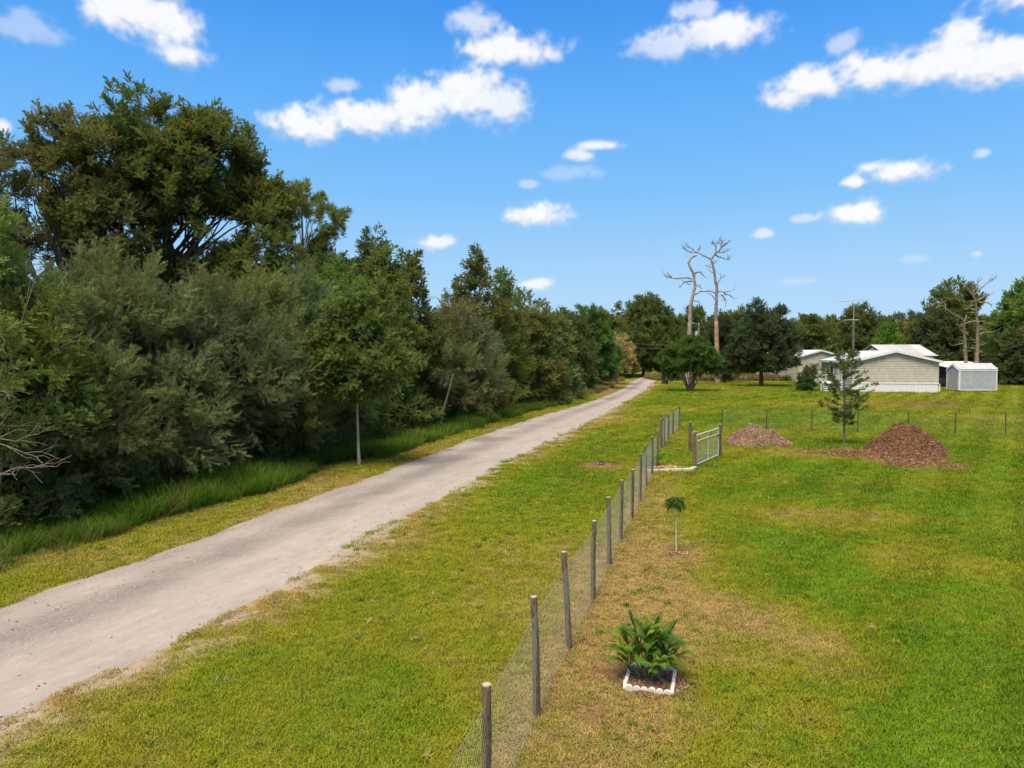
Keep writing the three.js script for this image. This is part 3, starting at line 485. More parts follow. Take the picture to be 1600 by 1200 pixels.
{ // half bare, tan coloured tree past the pine
  const t = thing('bare_shrub', 'half bare tan coloured tree beyond the small pine', 'tree', 14.6, 0, -104), r = rng(9), parts = [];
  for (let k = 0; k < 30; k++) { const a = r() * 6.283, w = 2.6 * Math.sqrt(r()), h = 7.2 * (1 - 0.3 * w / 2.6) * (0.75 + 0.3 * r()); parts.push(limb([[Math.cos(a) * 0.3, 0, Math.sin(a) * 0.3], [Math.cos(a) * w * 0.35, h * 0.35, Math.sin(a) * w * 0.35], [Math.cos(a) * w * 0.8 + r() - 0.5, h * 0.72, Math.sin(a) * w * 0.8], [Math.cos(a) * w, h, Math.sin(a) * w]], 0.09, 0.02, 5, 6, 0.2, k)); }
  mesh('trunk', parts, bark(0.3, 0.25, 0.18), t);
  addCrown(t, 'sparse', M.tan, crownList([[0, 5.4, 0, 2.4, 2, 2.4], [0.4, 3.2, 0, 2.5, 1.6, 2.4], [1.2, 4.2, 0, 1.9, 1.6, 1.8]], 330, { seed: 72, gap: 0.36, size: 1.5, up: 0.5 }));
}
{ // bare pale branches reaching in at the picture edge
  const t = thing('bare_branch_shrub', 'leafless pale twisted branches low at the picture edge', 'shrub', -11.2, 0, -14.9), r = rng(19), parts = [];
  const grow = (p, d, len, rad, depth) => { const q = [p[0] + d[0] * len, p[1] + d[1] * len, p[2] + d[2] * len], m = [(p[0] + q[0]) / 2 + (r() - 0.5) * len * 0.25, (p[1] + q[1]) / 2 + (r() - 0.3) * len * 0.2, (p[2] + q[2]) / 2 + (r() - 0.5) * len * 0.25]; parts.push(limb([p, m, q], rad, rad * 0.6, 5, 5, 0.1, parts.length)); if (depth) for (let k = 0; k < (depth > 1 ? 3 : 2); k++) { const e = V(d[0] + (r() - 0.5) * 1.3, d[1] + (r() - 0.5) * 1.2, d[2] + (r() - 0.5) * 1.2).normalize(); grow(k ? q : m, [e.x, e.y, e.z], len * (0.55 + 0.25 * r()), rad * 0.58, depth - 1); } };
  for (const [h, d] of [[2.4, [0.8, -0.1, 0.35]], [1.9, [0.9, -0.3, 0.2]], [3.6, [0.8, 0.25, 0.2]], [2.9, [0.75, 0.35, 0.4]]]) grow([0, h, 0], d, 0.95, 0.03, 3);
  parts.push(limb([[-0.2, 0, -0.2], [0.05, 1.5, 0], [0, 2.6, 0], [0.05, 4, 0]], 0.09, 0.03, 7, 6, 0.2, 3)); mesh('branches', parts, bark(0.36, 0.31, 0.26), t);
}
{ // undergrowth and the wood behind the hedge: masses nobody could count
  const r = rng(51), low = [], back = [];
  for (let k = 0; k < 2600; k++) {
    const z = -9 - 110 * Math.pow(r(), 1.35), x = bankFront(z) - 1.6 - 4.5 * r(), y = 0.1 + 1.5 * r() * r(), v = 0.7 + 0.6 * r();
    low.push({ m: place(V(x, y, z), V(r() - 0.3, 0.5 + r(), r() - 0.4).normalize(), r() * 6, 0.75 + 0.5 * r()), c: [v, v * (0.95 + 0.2 * r()), v * 0.9] });
  }
  for (let k = 0; k < 7000; k++) {
    const z = -12 - 150 * Math.pow(r(), 1.2), off = 7 + 16 * r(), x = bankFront(z) - off, top = (3.6 + 4.2 * fbm(x * 0.12 + 4, z * 0.12, 3)) * (0.75 + 0.25 * sstep(-15, -40, z)) * (0.75 + 0.5 * sstep(-70, -130, z)), v = 0.75 + 0.5 * r();
    back.push({ m: place(V(x, top * Math.pow(r(), 0.8), z), V(r() * 1.4 - 0.4, 0.4 + r(), r() - 0.3).normalize(), r() * 6, 0.9 + 0.4 * r()), c: [v * (0.9 + 0.2 * r()), v, v * 0.95] });
  }
  tag(instanced('undergrowth', BOUGH.maple[0], leaves('low', 0.05, 0.068, 0.026), low), 'dark leafy undergrowth at the foot of the hedge trees', 'undergrowth');
  tag(instanced('woods', BOUGH.wood[0], leaves('back', 0.055, 0.07, 0.028), back), 'shadowy wood thickening behind the hedge trees', 'woods');
}

// ---------------------------------------------------------------- far trees
const FAR = 'far trees along the skyline';
for (const [name, label, x, z, h, w, mat, n, form, seed, low] of [
  ['oak_tree', 'low dark tree on the skyline over the small pine', 9.2, -118, 11.0, 9, M.wood, 300, 'mound', 81],
  ['oak_tree', 'olive tree on the skyline just left of the big domed oak', 17.5, -135, 12.6, 10, M.wood2, 330, 'mound', 82],
  ['oak_tree', 'big domed dark oak at the end of the lane', 26.2, -146, 16.0, 16, M.wood, 900, 'mound', 83],
  ['oak_tree', 'dark oak on the skyline right of the big domed oak', 36.5, -150, 13.8, 13, M.wood, 520, 'mound', 84],
  ['oak_tree', 'mid green tree on the skyline behind the taller dead pine', 41.5, -138, 13.0, 10, M.wood2, 420, 'mound', 85],
  ['oak_tree', 'dark tree on the skyline left of the live oak pair', 47, -146, 12.4, 11, M.wood, 420, 'mound', 86],
  ['oak_tree', 'dark tree on the skyline just right of the live oak pair', 54, -134, 11.2, 11, M.wood, 420, 'mound', 87],
  ['oak_tree', 'low olive tree on the skyline behind the farther beige home', 60.5, -140, 11.0, 12, M.wood2, 420, 'mound', 88],
  ['oak_tree', 'twin topped dark oak behind the lattice mast', 64.5, -136, 13.2, 10, M.wood, 560, 'mound', 89],
  ['broadleaf_tree', 'small bright green cone shaped tree above the grey roof', 60.2, -117, 8.4, 6.4, M.spring, 260, 'spire', 90],
  ['oak_tree', 'olive brown tree in the dip of the skyline beyond the grey roof', 71, -132, 10.2, 10, leaves('dip', 0.1, 0.095, 0.035), 330, 'mound', 91],
  ['oak_tree', 'dark tree sloping up left of the two dead pines by the shed', 65.5, -112, 11.5, 9, M.dark, 420, 'mound', 92],
  ['oak_tree', 'tall dark tree directly behind the two dead pines', 69.5, -114, 15.2, 10, M.oak, 620, 'mound', 93],
  ['oak_tree', 'fresh green broad tree right of the two dead pines', 74.5, -106, 14.6, 10.5, leaves('fresh', 0.075, 0.115, 0.026), 640, 'mound', 94],
  ['oak_tree', 'deep green tree filling the picture edge beyond the shed', 82, -110, 15.0, 11, M.wood, 640, 'mound', 95],
  ['oak_tree', 'low dark tree in the shade behind the shed', 69.5, -101, 7.0, 7, M.dark, 300, 'mound', 96],
  ['oak_tree', 'tawny green low tree between the dead pines and the picture edge', 72.4, -99, 9.2, 6.5, leaves('tawny', 0.09, 0.09, 0.035), 320, 'mound', 97],
]) tree(name, label, 'tree', FAR, x, z, { kind: 'wood', mat, n: n * 1.5, seed, gap: 0.33, freq: 0.5, shell: 0.5, up: 0.4, size: 1.1, r: 0.3, top: h * 0.7, limbs: 14, clear: 1.5, bark: BARK.brown, lobes: form === 'spire' ? spire(h, w, seed, 0.1) : mound(h, w, seed, 1) });
{
  const r = rng(61), far = [];
  for (let k = 0; k < 6500; k++) {
    const x = -10 + 140 * r(), z = -150 - 18 * r() + 0.28 * Math.max(0, x - 40), top = 6.5 + 5.5 * fbm(x * 0.09 + 30, 5, 3), v = 0.75 + 0.5 * r();
    if (x > roadLeft(-150) - 1 && x < roadRight(-150) + 1 && r() < 0.4) continue;
    far.push({ m: place(V(x, top * Math.pow(r(), 0.8), z), V(r() - 0.5, 0.4 + r(), r()).normalize(), r() * 6, 1.1 + 0.5 * r()), c: [v * (0.85 + 0.3 * r()), v, v] });
  }
  tag(instanced('far_woods', BOUGH.wood[1], leaves('farWood', 0.052, 0.068, 0.028), far), 'dark line of woods closing off the far yards', 'woods');
}

// ---------------------------------------------------------------- trees standing in the far yard
{ // multi stemmed shrub tree at the lane
  const t = thing('crape_myrtle', 'rounded many stemmed shrub tree near the bin', 'tree', 20.3, 0, -83), r = rng(14), parts = [];
  const list = crownList([[0, 4.3, 0, 2.6, 1.5, 2.4], [-1.9, 3.5, 0, 1.5, 1.1, 1.6], [1.9, 3.5, 0, 1.5, 1.2, 1.6], [0.2, 5.2, 0, 1.7, 0.8, 1.7], [-2.2, 2.4, 0.2, 0.9, 0.8, 1], [0.8, 3.0, 0.6, 1.6, 0.8, 1.2], [2.5, 2.6, 0, 0.8, 0.7, 0.9]], 900, { seed: 15, gap: 0.3, freq: 1, size: 0.95, up: 0.5, shell: 0.45 });
  addCrown(t, 'oak', leaves('crape', 0.048, 0.088, 0.02), list);
  for (let k = 0; k < 13; k++) { const a = k * 2.4, w = 0.4 + 1.9 * Math.sqrt((k + 0.5) / 13); parts.push(limb([[Math.cos(a) * 0.16, -0.05, Math.sin(a) * 0.16], [Math.cos(a) * w * 0.35, 1.1, Math.sin(a) * w * 0.35], [Math.cos(a) * w * 0.8, 2.6, Math.sin(a) * w * 0.8], [Math.cos(a) * w + (r() - 0.5) * 0.4, 4, Math.sin(a) * w]], k ? 0.075 : 0.3, 0.03, 6, 6, 0.15, k)); }
  mesh('trunk', parts, bark(0.2, 0.13, 0.09), t);
}
tree('live_oak', 'dark dense oak with a single straight trunk in the far lawn', 'tree', null, 33.1, -97, {
  kind: 'oak', mat: leaves('live', 0.04, 0.058, 0.028), n: 1500, seed: 16, gap: 0.3, freq: 0.8, shell: 0.45, up: 0.6, size: 1.2, r: 0.3, top: 8, limbs: 30, clear: 2.2, bark: BARK.brown, min: 1.6,
  lobes: [[-0.9, 9.2, 0, 1.3, 2.0, 1.4], [1.9, 8.8, 0, 1.5, 2.1, 1.5], [0.4, 7.4, 0, 3.0, 2.2, 2.8], [0, 5.2, 0, 4.0, 2.0, 3.4], [-2.4, 4.4, 0.3, 1.8, 1.5, 2], [3.0, 4.2, 0.3, 2.0, 1.6, 2], [0.4, 3.2, 0.4, 4.2, 1.0, 3], [3.4, 6.4, 0, 1.2, 1.5, 1.3], [-2.6, 6.4, 0, 1.2, 1.4, 1.3]],
});
tree('live_oak', 'dark oak tucked behind the single trunked oak in the far lawn', 'tree', null, 32.6, -112, {
  kind: 'oak', mat: leaves('live', 0.04, 0.058, 0.028), n: 760, seed: 17, gap: 0.32, freq: 0.8, shell: 0.45, up: 0.6, size: 1.3, r: 0.3, top: 7, limbs: 14, clear: 2.2, bark: BARK.brown, lobes: mound(10.5, 8, 17, 1.8),
});
function dead(name, label, x, z, trunk, r0, limbs, bk, seed, low) {
  const t = thing(name, label, 'dead tree', x, 0, z, 0, 'dead pines'), r = rng(seed), parts = [], bend = (pts, s) => pts.map(([a, y], k) => [a, y, k ? (r() - 0.5) * s * Math.min(k, 2) : 0]);
  const kink = (pts, s) => pts.flatMap((p, k) => (k + 1 < pts.length ? [p, [lerp(p[0], pts[k + 1][0], 0.5) + (r() - 0.5) * s, lerp(p[1], pts[k + 1][1], 0.5) + (r() - 0.5) * s, lerp(p[2] ?? 0, pts[k + 1][2] ?? 0, 0.5) + (r() - 0.5) * s]] : [p]));
  const tp = kink(trunk.map(([a, y]) => [a, y, 0]), 0.12); mesh('trunk', limb(tp, r0, r0 * 0.26, 10, 60, 0.34, seed, 0.3), bk, t);
  limbs.forEach((l, k) => {
    const p = kink(bend(l, 0.5), 0.26), len = Math.hypot(l[l.length - 1][0] - l[0][0], l[l.length - 1][1] - l[0][1]); parts.push(limb(p, (len > 1.5 ? 0.115 : 0.075), 0.026, 6, p.length * 3, 0.45, seed + k, 0.15));
    for (let j = 0; j < Math.round(2 + len * 1.6); j++) { const q = 1 + Math.floor(r() * (p.length - 1)), e = p[Math.min(q, p.length - 1)], L = 0.25 + 0.65 * r(), a = r() * 6.283, m = [e[0] + Math.cos(a) * L * 0.5, e[1] + (r() - 0.2) * L * 0.5, e[2] + Math.sin(a) * L * 0.4]; parts.push(limb([e, m, [m[0] + (r() - 0.5) * L, m[1] + (r() - 0.1) * L * 0.6, m[2] + (r() - 0.5) * L]], 0.032, 0.012, 4, 4, 0.2, j, 0.2)); }
  });
  for (let k = 0; k < 12; k++) { const y = lerp(trunk[1][1] + 1, trunk[trunk.length - 1][1], r()); let i = 0; while (i < trunk.length - 2 && trunk[i + 1][1] < y) i++; const q = clamp((y - trunk[i][1]) / (trunk[i + 1][1] - trunk[i][1] || 1), 0, 1), x0 = lerp(trunk[i][0], trunk[i + 1][0], q), a = r() * 6.283, L = 0.4 + 0.5 * r(); parts.push(limb([[x0, y, 0], [x0 + Math.cos(a) * L, y + (r() - 0.3) * 0.4, Math.sin(a) * L]], 0.06, 0.03, 5, 3, 0.5, k)); }
  for (const l of limbs.slice(0, low)) for (let k = 0; k < 7; k++) { const e = l[l.length - 1], f = l[l.length - 2], q = 0.2 + 0.8 * r(), bx = lerp(f[0], e[0], q), by = lerp(f[1], e[1], q), dx = Math.sign(e[0] - f[0] || 1); parts.push(limb([[bx, by, 0], [bx + dx * 0.3 * r() + (r() - 0.5) * 0.3, by + 0.35 * r(), (r() - 0.5) * 0.6], [bx + dx * 0.6 * r() + (r() - 0.5) * 0.6, by + 0.3 + 0.6 * r(), (r() - 0.5)]], 0.03, 0.012, 4, 4, 0.1, k, 0.2)); }
  mesh('branches', parts, BARK.dead, t); return t;
}
dead('dead_pine', 'crooked grey dead pine behind the many stemmed shrub tree', 24.29, -99, [[-0.36, -0.1], [-0.36, 3], [-0.32, 6.31], [-0.21, 10.13], [0.04, 11.94], [0.42, 13.55], [0.21, 15.15], [-0.51, 16.55], [-0.21, 17.25], [0.59, 17.65]], 0.46, [
  [[-0.09, 14.45], [-1.4, 14.55], [-2.81, 14.55], [-3.82, 14.95]], [[0.31, 15.25], [1.11, 15.35], [2.12, 14.59]], [[-2.81, 14.55], [-3.11, 14.95]], [[0.02, 14.15], [-0.99, 14.05], [-1.55, 13.25]], [[0.22, 13.45], [1.03, 13.51], [1.39, 13.15]], [[0.39, 12.34], [1.04, 12.74], [2.65, 12.78]], [[0.2, 11.54], [0.95, 11.38], [1.1, 10.64]], [[-0.18, 13.75], [-0.69, 13.85]],
], bark(0.3, 0.25, 0.21), 101, 1);
const tall = dead('dead_pine', 'tallest dead pine with orange peeled trunk and twiggy top', 30.28, -108, [[0.13, -0.1], [0.05, 2], [-0.02, 3.88], [-0.19, 8.94], [-0.18, 12.01], [-0.13, 14.2], [-0.48, 15.94], [-0.71, 17.25], [-1.05, 18.24], [-0.51, 19], [0.36, 19.87], [1.12, 20.63]], 0.4, [
  [[-1.05, 18.24], [-2.26, 18.78], [-3.15, 19.22], [-4.24, 19.44], [-5.02, 19.87]], [[-0.51, 19], [-0.3, 20.09], [-0.97, 20.85]], [[-0.3, 20.09], [0.12, 21.07]], [[0.36, 19.87], [1.66, 20.85]], [[0.36, 19.87], [0.45, 20.96]], [[-0.51, 19], [0.81, 18.45], [1.69, 18.19]], [[0.14, 19.22], [1.46, 19.44]], [[-3.15, 19.22], [-3.81, 19.87], [-4.47, 19.98]], [[-3.15, 19.22], [-2.82, 19.87]],
  [[-0.6, 16.93], [-1.7, 17.3]], [[-0.83, 17.69], [-0.06, 18.02]], [[-0.48, 16.27], [-1.32, 16.71]], [[-0.13, 14.41], [0.51, 15.51], [0.51, 16.16]], [[0.51, 15.51], [1.06, 15.94]], [[-0.19, 13.43], [1.08, 13.5], [2.51, 13.87]], [[0.87, 13.32], [1.75, 12.99], [2.59, 12.44]], [[-0.19, 13.32], [-1.12, 13.65], [-1.99, 13.58]], [[-0.33, 12.33], [-0.89, 12.99], [-1.51, 13.21]], [[0.54, 13.1], [1.21, 12.23], [1.28, 11.35]],
], BARK.dead, 103, 9);
mesh('peeled_wood', limb([[-0.02, 4.2, 0.02], [-0.1, 6.5, 0.02], [-0.19, 9.2, 0.02]], 0.36, 0.3, 10, 8, 0.12, 6), bark(0.42, 0.24, 0.13), tall);
dead('dead_pine', 'pale limbed dead pine nearer the carport, left of the two by the shed', 57.08, -92, [[0.05, -0.1], [0, 2.95], [-0.08, 4.76], [-0.24, 6.57], [-0.3, 8.26], [-0.02, 9.22]], 0.32, [
  [[-0.3, 8.32], [-1.41, 9.1], [-2.63, 9.82], [-3.3, 10.3]], [[-2.63, 9.82], [-2.59, 10.66], [-3.02, 11.2]], [[-3.3, 10.3], [-4.08, 10.03]], [[-0.42, 8.08], [-1.2, 7.9]], [[-0.28, 8.14], [0.9, 8.44], [2.1, 8.53]], [[1.98, 8.44], [2.29, 8.08], [2.96, 7.99]], [[-0.3, 5.67], [-1.68, 5.37]], [[-0.22, 4.76], [-0.46, 4.76], [-0.48, 4.4]], [[-0.4, 7.17], [-0.83, 7.35]],
], BARK.red, 105, 0);
dead('dead_pine', 'taller dead pine with many snapped limbs, right of the two by the shed', 59.88, -94, [[-0.2, -0.1], [-0.14, 2.93], [-0.07, 5.4], [-0.07, 7.86], [-0.3, 9.7], [-0.52, 11.29], [-0.85, 11.91]], 0.34, [
  [[-0.85, 11.91], [0, 12.52], [0.96, 13.38], [2.11, 14.05]], [[-0.85, 12.15], [-0.63, 13.01], [-0.15, 13.62]], [[-0.21, 11.17], [0.64, 11.72], [1.74, 12]], [[-0.08, 10.93], [0.78, 10.93], [2.02, 10.31]], [[0.06, 7.49], [1.24, 7.3]], [[0.14, 6.87], [1.24, 7.12], [2.22, 7.37]], [[0.05, 5.52], [1.03, 5.7]], [[-0.55, 9.94], [-1.54, 10.17], [-2.28, 10.07]], [[-0.58, 11.05], [-1.19, 11.05], [-1.18, 10.31]], [[-0.54, 9.58], [-1.41, 9.64]], [[-0.85, 11.91], [-1.6, 12.64], [-2.11, 13.38]], [[-0.97, 12.03], [-1.43, 13.38]],
], BARK.red, 107, 2);

// ---------------------------------------------------------------- homes, shed, carport
const MAT = { beige: std(0.47, 0.42, 0.355, 0.75), white: std(0.66, 0.67, 0.69, 0.6), roof: std(0.5, 0.52, 0.55, 0.5), grey: std(0.35, 0.38, 0.4, 0.7), greyRoof: std(0.42, 0.44, 0.46, 0.6), cream: std(0.66, 0.61, 0.5, 0.7), glass: std(0.03, 0.035, 0.04, 0.1), black: std(0.02, 0.02, 0.022, 0.5), brown: std(0.12, 0.06, 0.04, 0.9), galv: new THREE.MeshStandardMaterial({ color: rgb(0.62, 0.64, 0.64), roughness: 0.45, metalness: 0.35 }) };
const facetTex = dataTexture(256, 256, (i, j) => { const v = 0.86 + 0.16 * (tileNoise(i, j, 256, 6, 71) - 0.5) + 0.14 * (tileNoise(i, j, 256, 40, 72) - 0.5); return [v, v * 0.99, v * 0.97]; });
for (const k of ['beige', 'white', 'roof', 'grey', 'greyRoof', 'cream']) { MAT[k].map = facetTex; MAT[k].color.multiplyScalar(1.14); }
// lapped boards on a wall in the xy plane: from x0 to x1 (functions of y), facing +z, each board leaning out at its foot
function laps(y0, y1, step, x0, x1, z) {
  const out = [];
  for (let y = y0; y < y1 - 1e-3; y += step) {
    const h = Math.min(step, y1 - y), a = x0(y), b = x1(y), c = x0(y + h), d = x1(y + h), o = 0.032, g = new THREE.BufferGeometry();
    const P = [[a, y, z + o], [b, y, z + o], [d, y + h, z], [c, y + h, z], [a, y, z - 0.01], [b, y, z - 0.01]];
    g.setAttribute('position', new THREE.Float32BufferAttribute(P.flat(), 3)); g.setAttribute('uv', new THREE.Float32BufferAttribute(P.map((p) => [p[0] * 0.4, p[1] * 0.4]).flat(), 2)); g.setIndex([0, 1, 2, 0, 2, 3, 4, 5, 1, 4, 1, 0]); out.push(g);
  }
  return out;
}
function home(name, label, x, z, turn, o) { // gable end at local z = 0 facing +z, centred on x; the house runs back along -z
  const t = thing(name, label, o.category ?? 'house', x, o.y ?? 0, z, turn, o.group), { w, len, eave, peak, skirt } = o, hw = w / 2, over = o.over ?? 0.3, rise = peak - eave, edge = (y) => (y <= eave ? hw : hw * (1 - (y - eave) / rise));
  const shell = new THREE.Shape(); shell.moveTo(-hw, 0.02); shell.lineTo(hw, 0.02); shell.lineTo(hw, eave); shell.lineTo(0, peak); shell.lineTo(-hw, eave); shell.closePath();
  const core = new THREE.ExtrudeGeometry(shell, { depth: len, bevelEnabled: false }); core.translate(0, 0, -len);
  mesh('wall', core, o.wall, t);
  const sd = [...laps(skirt, peak - 0.05, o.lap, (y) => -edge(y), edge, 0.012)];
  for (const s of [-1, 1]) { const g = merge(laps(skirt, eave - 0.02, o.lap, () => -len / 2, () => len / 2, 0.012)); g.rotateY(s * Math.PI / 2); g.translate(s * hw, 0, -len / 2); sd.push(g); }
  mesh('siding', sd, o.wall, t);
  if (o.skirtMat) { const sk = []; for (let k = -hw; k < hw - 0.01; k += 0.4) sk.push(box(Math.min(0.39, hw - k), skirt - 0.06, 0.03 + (Math.round(k / 0.4) % 2 ? 0.008 : 0), k + 0.2, (skirt - 0.06) / 2, 0.035)); for (const s of [-1, 1]) sk.push(box(0.04, skirt - 0.06, len, s * (hw + 0.03), (skirt - 0.06) / 2, -len / 2)); mesh('skirting', sk, o.skirtMat, t); mesh('skirt_trim', [box(w + 0.1, 0.07, 0.07, 0, skirt - 0.03, 0.05)], MAT.white, t); }
  const sl = Math.atan2(rise, hw), run = Math.hypot(hw + over, rise * (hw + over) / hw);
  for (const s of [-1, 1]) {
    const rf = mesh('roof', [box(run, 0.07, len + over * 2, s * (hw + over) / 2, peak + 0.06 - rise * (hw + over) / hw / 2, -len / 2, 0, 0, -s * sl)], o.roof, t);
    if (o.seam) { for (let k = 0; k <= len / o.seam; k++) mesh('roof_seam', [box(run, 0.03, 0.05, s * (hw + over) / 2, peak + 0.11 - rise * (hw + over) / hw / 2, -k * o.seam, 0, 0, -s * sl)], o.roof, rf); }
    mesh('fascia', [box(run, o.fascia ?? 0.2, 0.05, s * (hw + over) / 2, peak - 0.06 - rise * (hw + over) / hw / 2, over + 0.028, 0, 0, -s * sl), box(0.05, o.fascia ?? 0.2, len + over * 2, s * (hw + over - 0.03), eave - rise * over / hw - 0.05, -len / 2)], MAT.white, t);
  }
  if (o.corner) for (const s of [-1, 1]) mesh('corner_trim', [box(o.corner, eave - skirt, 0.06, s * (hw - o.corner / 2 + 0.03), (eave + skirt) / 2, 0.03), box(0.06, eave - skirt, o.corner, s * (hw + 0.03), (eave + skirt) / 2, -o.corner / 2)], MAT.white, t);
  return t;
}
const mastMat = std(0.2, 0.21, 0.21, 0.6, { metalness: 0.2 });
const H10 = -10 * Math.PI / 180;
const main = home('mobile_home', 'beige mobile home with white skirting behind the young tree', 42.3, -80.7, H10, { w: 8.9, len: 14, eave: 3.5, peak: 4.62, skirt: 1.05, lap: 0.27, wall: MAT.beige, skirtMat: MAT.white, roof: MAT.roof, seam: 1.2 });
for (const [z, w] of [[-3.2, 1.2], [-8.5, 1.4]]) { const wd = mesh('window', [box(0.06, 1.2, w, -4.49, 2.35, z)], MAT.glass, main); mesh('window_frame', [box(0.09, 0.09, w + 0.16, -4.5, 2.99, z), box(0.09, 0.09, w + 0.16, -4.5, 1.71, z), box(0.09, 1.2, 0.08, -4.5, 2.35, z - w / 2), box(0.09, 1.2, 0.08, -4.5, 2.35, z + w / 2)], MAT.white, wd); }
{ const d = mesh('door', [box(0.05, 2.0, 0.9, -4.5, 2.1, -5.6)], MAT.white, main); mesh('door_handle', [box(0.06, 0.05, 0.12, -4.55, 2.05, -5.3)], MAT.galv, d); }
{ // white railed porch
  const t = thing('porch', 'white railed wooden porch with lattice on the near home', 'porch', 36.2, 0, -83.6, H10), W = 2.4, D = 3.4, y = 1.0;
  mesh('deck', [box(W, 0.1, D, 0, y, 0)], MAT.white, t);
  for (const [a, b] of [[-1.15, 1.65], [1.05, 1.65], [-1.15, -1.65], [-0.05, 1.65]]) mesh('post', [box(0.1, 2.0, 0.1, a, 1.0, b)], MAT.white, t);
  mesh('rail', [box(W, 0.08, 0.08, 0, 1.95, 1.65), box(W, 0.06, 0.06, 0, 1.2, 1.65), box(0.08, 0.08, D, -1.15, 1.95, 0), box(0.06, 0.06, D, -1.15, 1.2, 0)], MAT.white, t);
  for (let k = 0; k < 12; k++) mesh('baluster', [box(0.05, 0.7, 0.05, -1.0 + k * 0.18, 1.57, 1.65)], MAT.white, t);
  const lat = []; for (let k = 0; k < 16; k++) lat.push(box(0.03, 1.1, 0.02, -1.05 + k * 0.14, 0.45, 1.62, 0, 0, 0.5), box(0.03, 1.1, 0.02, -1.05 + k * 0.14, 0.45, 1.6, 0, 0, -0.5)); mesh('lattice', lat, MAT.white, t);
  for (let k = 0; k < 4; k++) mesh('step', [box(1.1, 0.06, 0.3, -0.55, 0.2 + k * 0.22, 2.75 - k * 0.3)], MAT.white, t);
}
home('mobile_home', 'farther beige home half hidden by the single trunked oak', 49.8, -118, 0.12, { w: 7.6, len: 15, eave: 4.0, peak: 5.0, skirt: 0.7, lap: 0.2, wall: MAT.beige, skirtMat: MAT.white, roof: MAT.roof });
{ // grey roofed building behind
  const t = thing('outbuilding', 'long outbuilding with weathered grey metal roof behind the beige home', 'building', 53, 0, -101, 0.05);
  mesh('wall', [box(6.6, 4.1, 6, 0, 2.05, 0), ...[-1, 1].map((q) => { const f = new THREE.Shape(); f.moveTo(-3, 4.1); f.lineTo(3, 4.1); f.lineTo(0, 5.3); f.closePath(); const e = new THREE.ExtrudeGeometry(f, { depth: 0.06, bevelEnabled: false }); e.rotateY(Math.PI / 2); e.translate(q * 3.24 - 0.03, 0, -0.2); return e; })], std(0.55, 0.56, 0.57, 0.7), t);
  for (let k = 0; k < 4; k++) mesh('roof_panel', [box(1.74, 0.06, 4.2, -2.61 + k * 1.74, 4.87 + 0.004 * k, 1.75, 0.36)], std(0.3 + 0.2 * hash3(k, 2, 5), 0.31 + 0.2 * hash3(k, 2, 5), 0.33 + 0.2 * hash3(k, 2, 5), 0.6, { map: facetTex }), t);
  mesh('roof_back', [box(7, 0.06, 4.2, 0, 4.87, -2.15, -0.36)], MAT.greyRoof, t); mesh('gutter', [box(7.1, 0.14, 0.12, 0, 4.15, 3.74)], MAT.white, t);
  mesh('eave_wall', [box(6.7, 0.5, 0.06, 0, 3.84, 3.06)], MAT.white, t);
}
{ // carport with a dark car under it
  const t = thing('carport', 'cream roofed open carport between the beige home and the shed', 'carport', 57.2, 0, -93.5, 0.06);
  mesh('roof', [box(6.2, 0.08, 5.4, 0, 2.95, 0, 0.14)], MAT.cream, t); mesh('fascia', [box(6.2, 0.32, 0.06, 0, 2.44, 2.7)], MAT.cream, t);
  for (const [a, b] of [[-2.9, 2.5], [2.9, 2.5], [-2.9, -2.5], [2.9, -2.5]]) mesh('post', [box(0.12, b > 0 ? 2.35 : 3.1, 0.12, a, b > 0 ? 1.18 : 1.55, b)], MAT.cream, t);
  mesh('back_wall', [box(6, 3.0, 0.1, 0, 1.5, -2.6)], MAT.brown, t); mesh('slab', [box(6.2, 0.12, 5.4, 0, 0.04, 0.2)], std(0.5, 0.42, 0.32, 0.9), t);
}
{
  const t = thing('parked_car', 'dark car parked in the carport, mostly hidden by the shed', 'car', 56.4, 0.1, -93.2, Math.PI / 2 - 1.2);
  const s = new THREE.Shape(); [[-2.1, 0.35], [2.1, 0.35], [2.2, 0.75], [1.95, 0.95], [1.05, 1.02], [0.45, 1.45], [-1.1, 1.46], [-1.75, 1.02], [-2.15, 0.95], [-2.2, 0.6]].forEach(([x, y], k) => (k ? s.lineTo(x, y) : s.moveTo(x, y)));
  const g = new THREE.ExtrudeGeometry(s, { depth: 1.5, bevelEnabled: true, bevelSize: 0.08, bevelThickness: 0.1, bevelSegments: 2 }); g.translate(0, 0, -0.75);
  mesh('body', g, std(0.025, 0.028, 0.035, 0.25), t);
  mesh('windscreen', [box(0.04, 0.5, 1.35, 0.82, 1.24, 0, 0, 0, 0.95)], MAT.glass, t); for (const k of [-1, 1]) mesh('side_window', [box(1.4, 0.34, 0.03, -0.35, 1.22, k * 0.86)], MAT.glass, t);
  mesh('bumper', [box(0.12, 0.2, 1.6, 2.25, 0.55, 0)], MAT.galv, t);
  for (const k of [-0.6, 0.6]) mesh('headlight', [box(0.06, 0.14, 0.32, 2.24, 0.78, k)], std(0.8, 0.8, 0.8, 0.2), t);
  for (const [a, b] of [[1.35, 0.78], [1.35, -0.78], [-1.35, 0.78], [-1.35, -0.78]]) { const w = new THREE.CylinderGeometry(0.33, 0.33, 0.22, 18); w.rotateX(Math.PI / 2); w.translate(a, 0.3, b); const wh = mesh('wheel', w, MAT.black, t), rim = new THREE.CylinderGeometry(0.2, 0.2, 0.24, 14); rim.rotateX(Math.PI / 2); rim.translate(a, 0.3, b); mesh('rim', rim, MAT.galv, wh); }
}
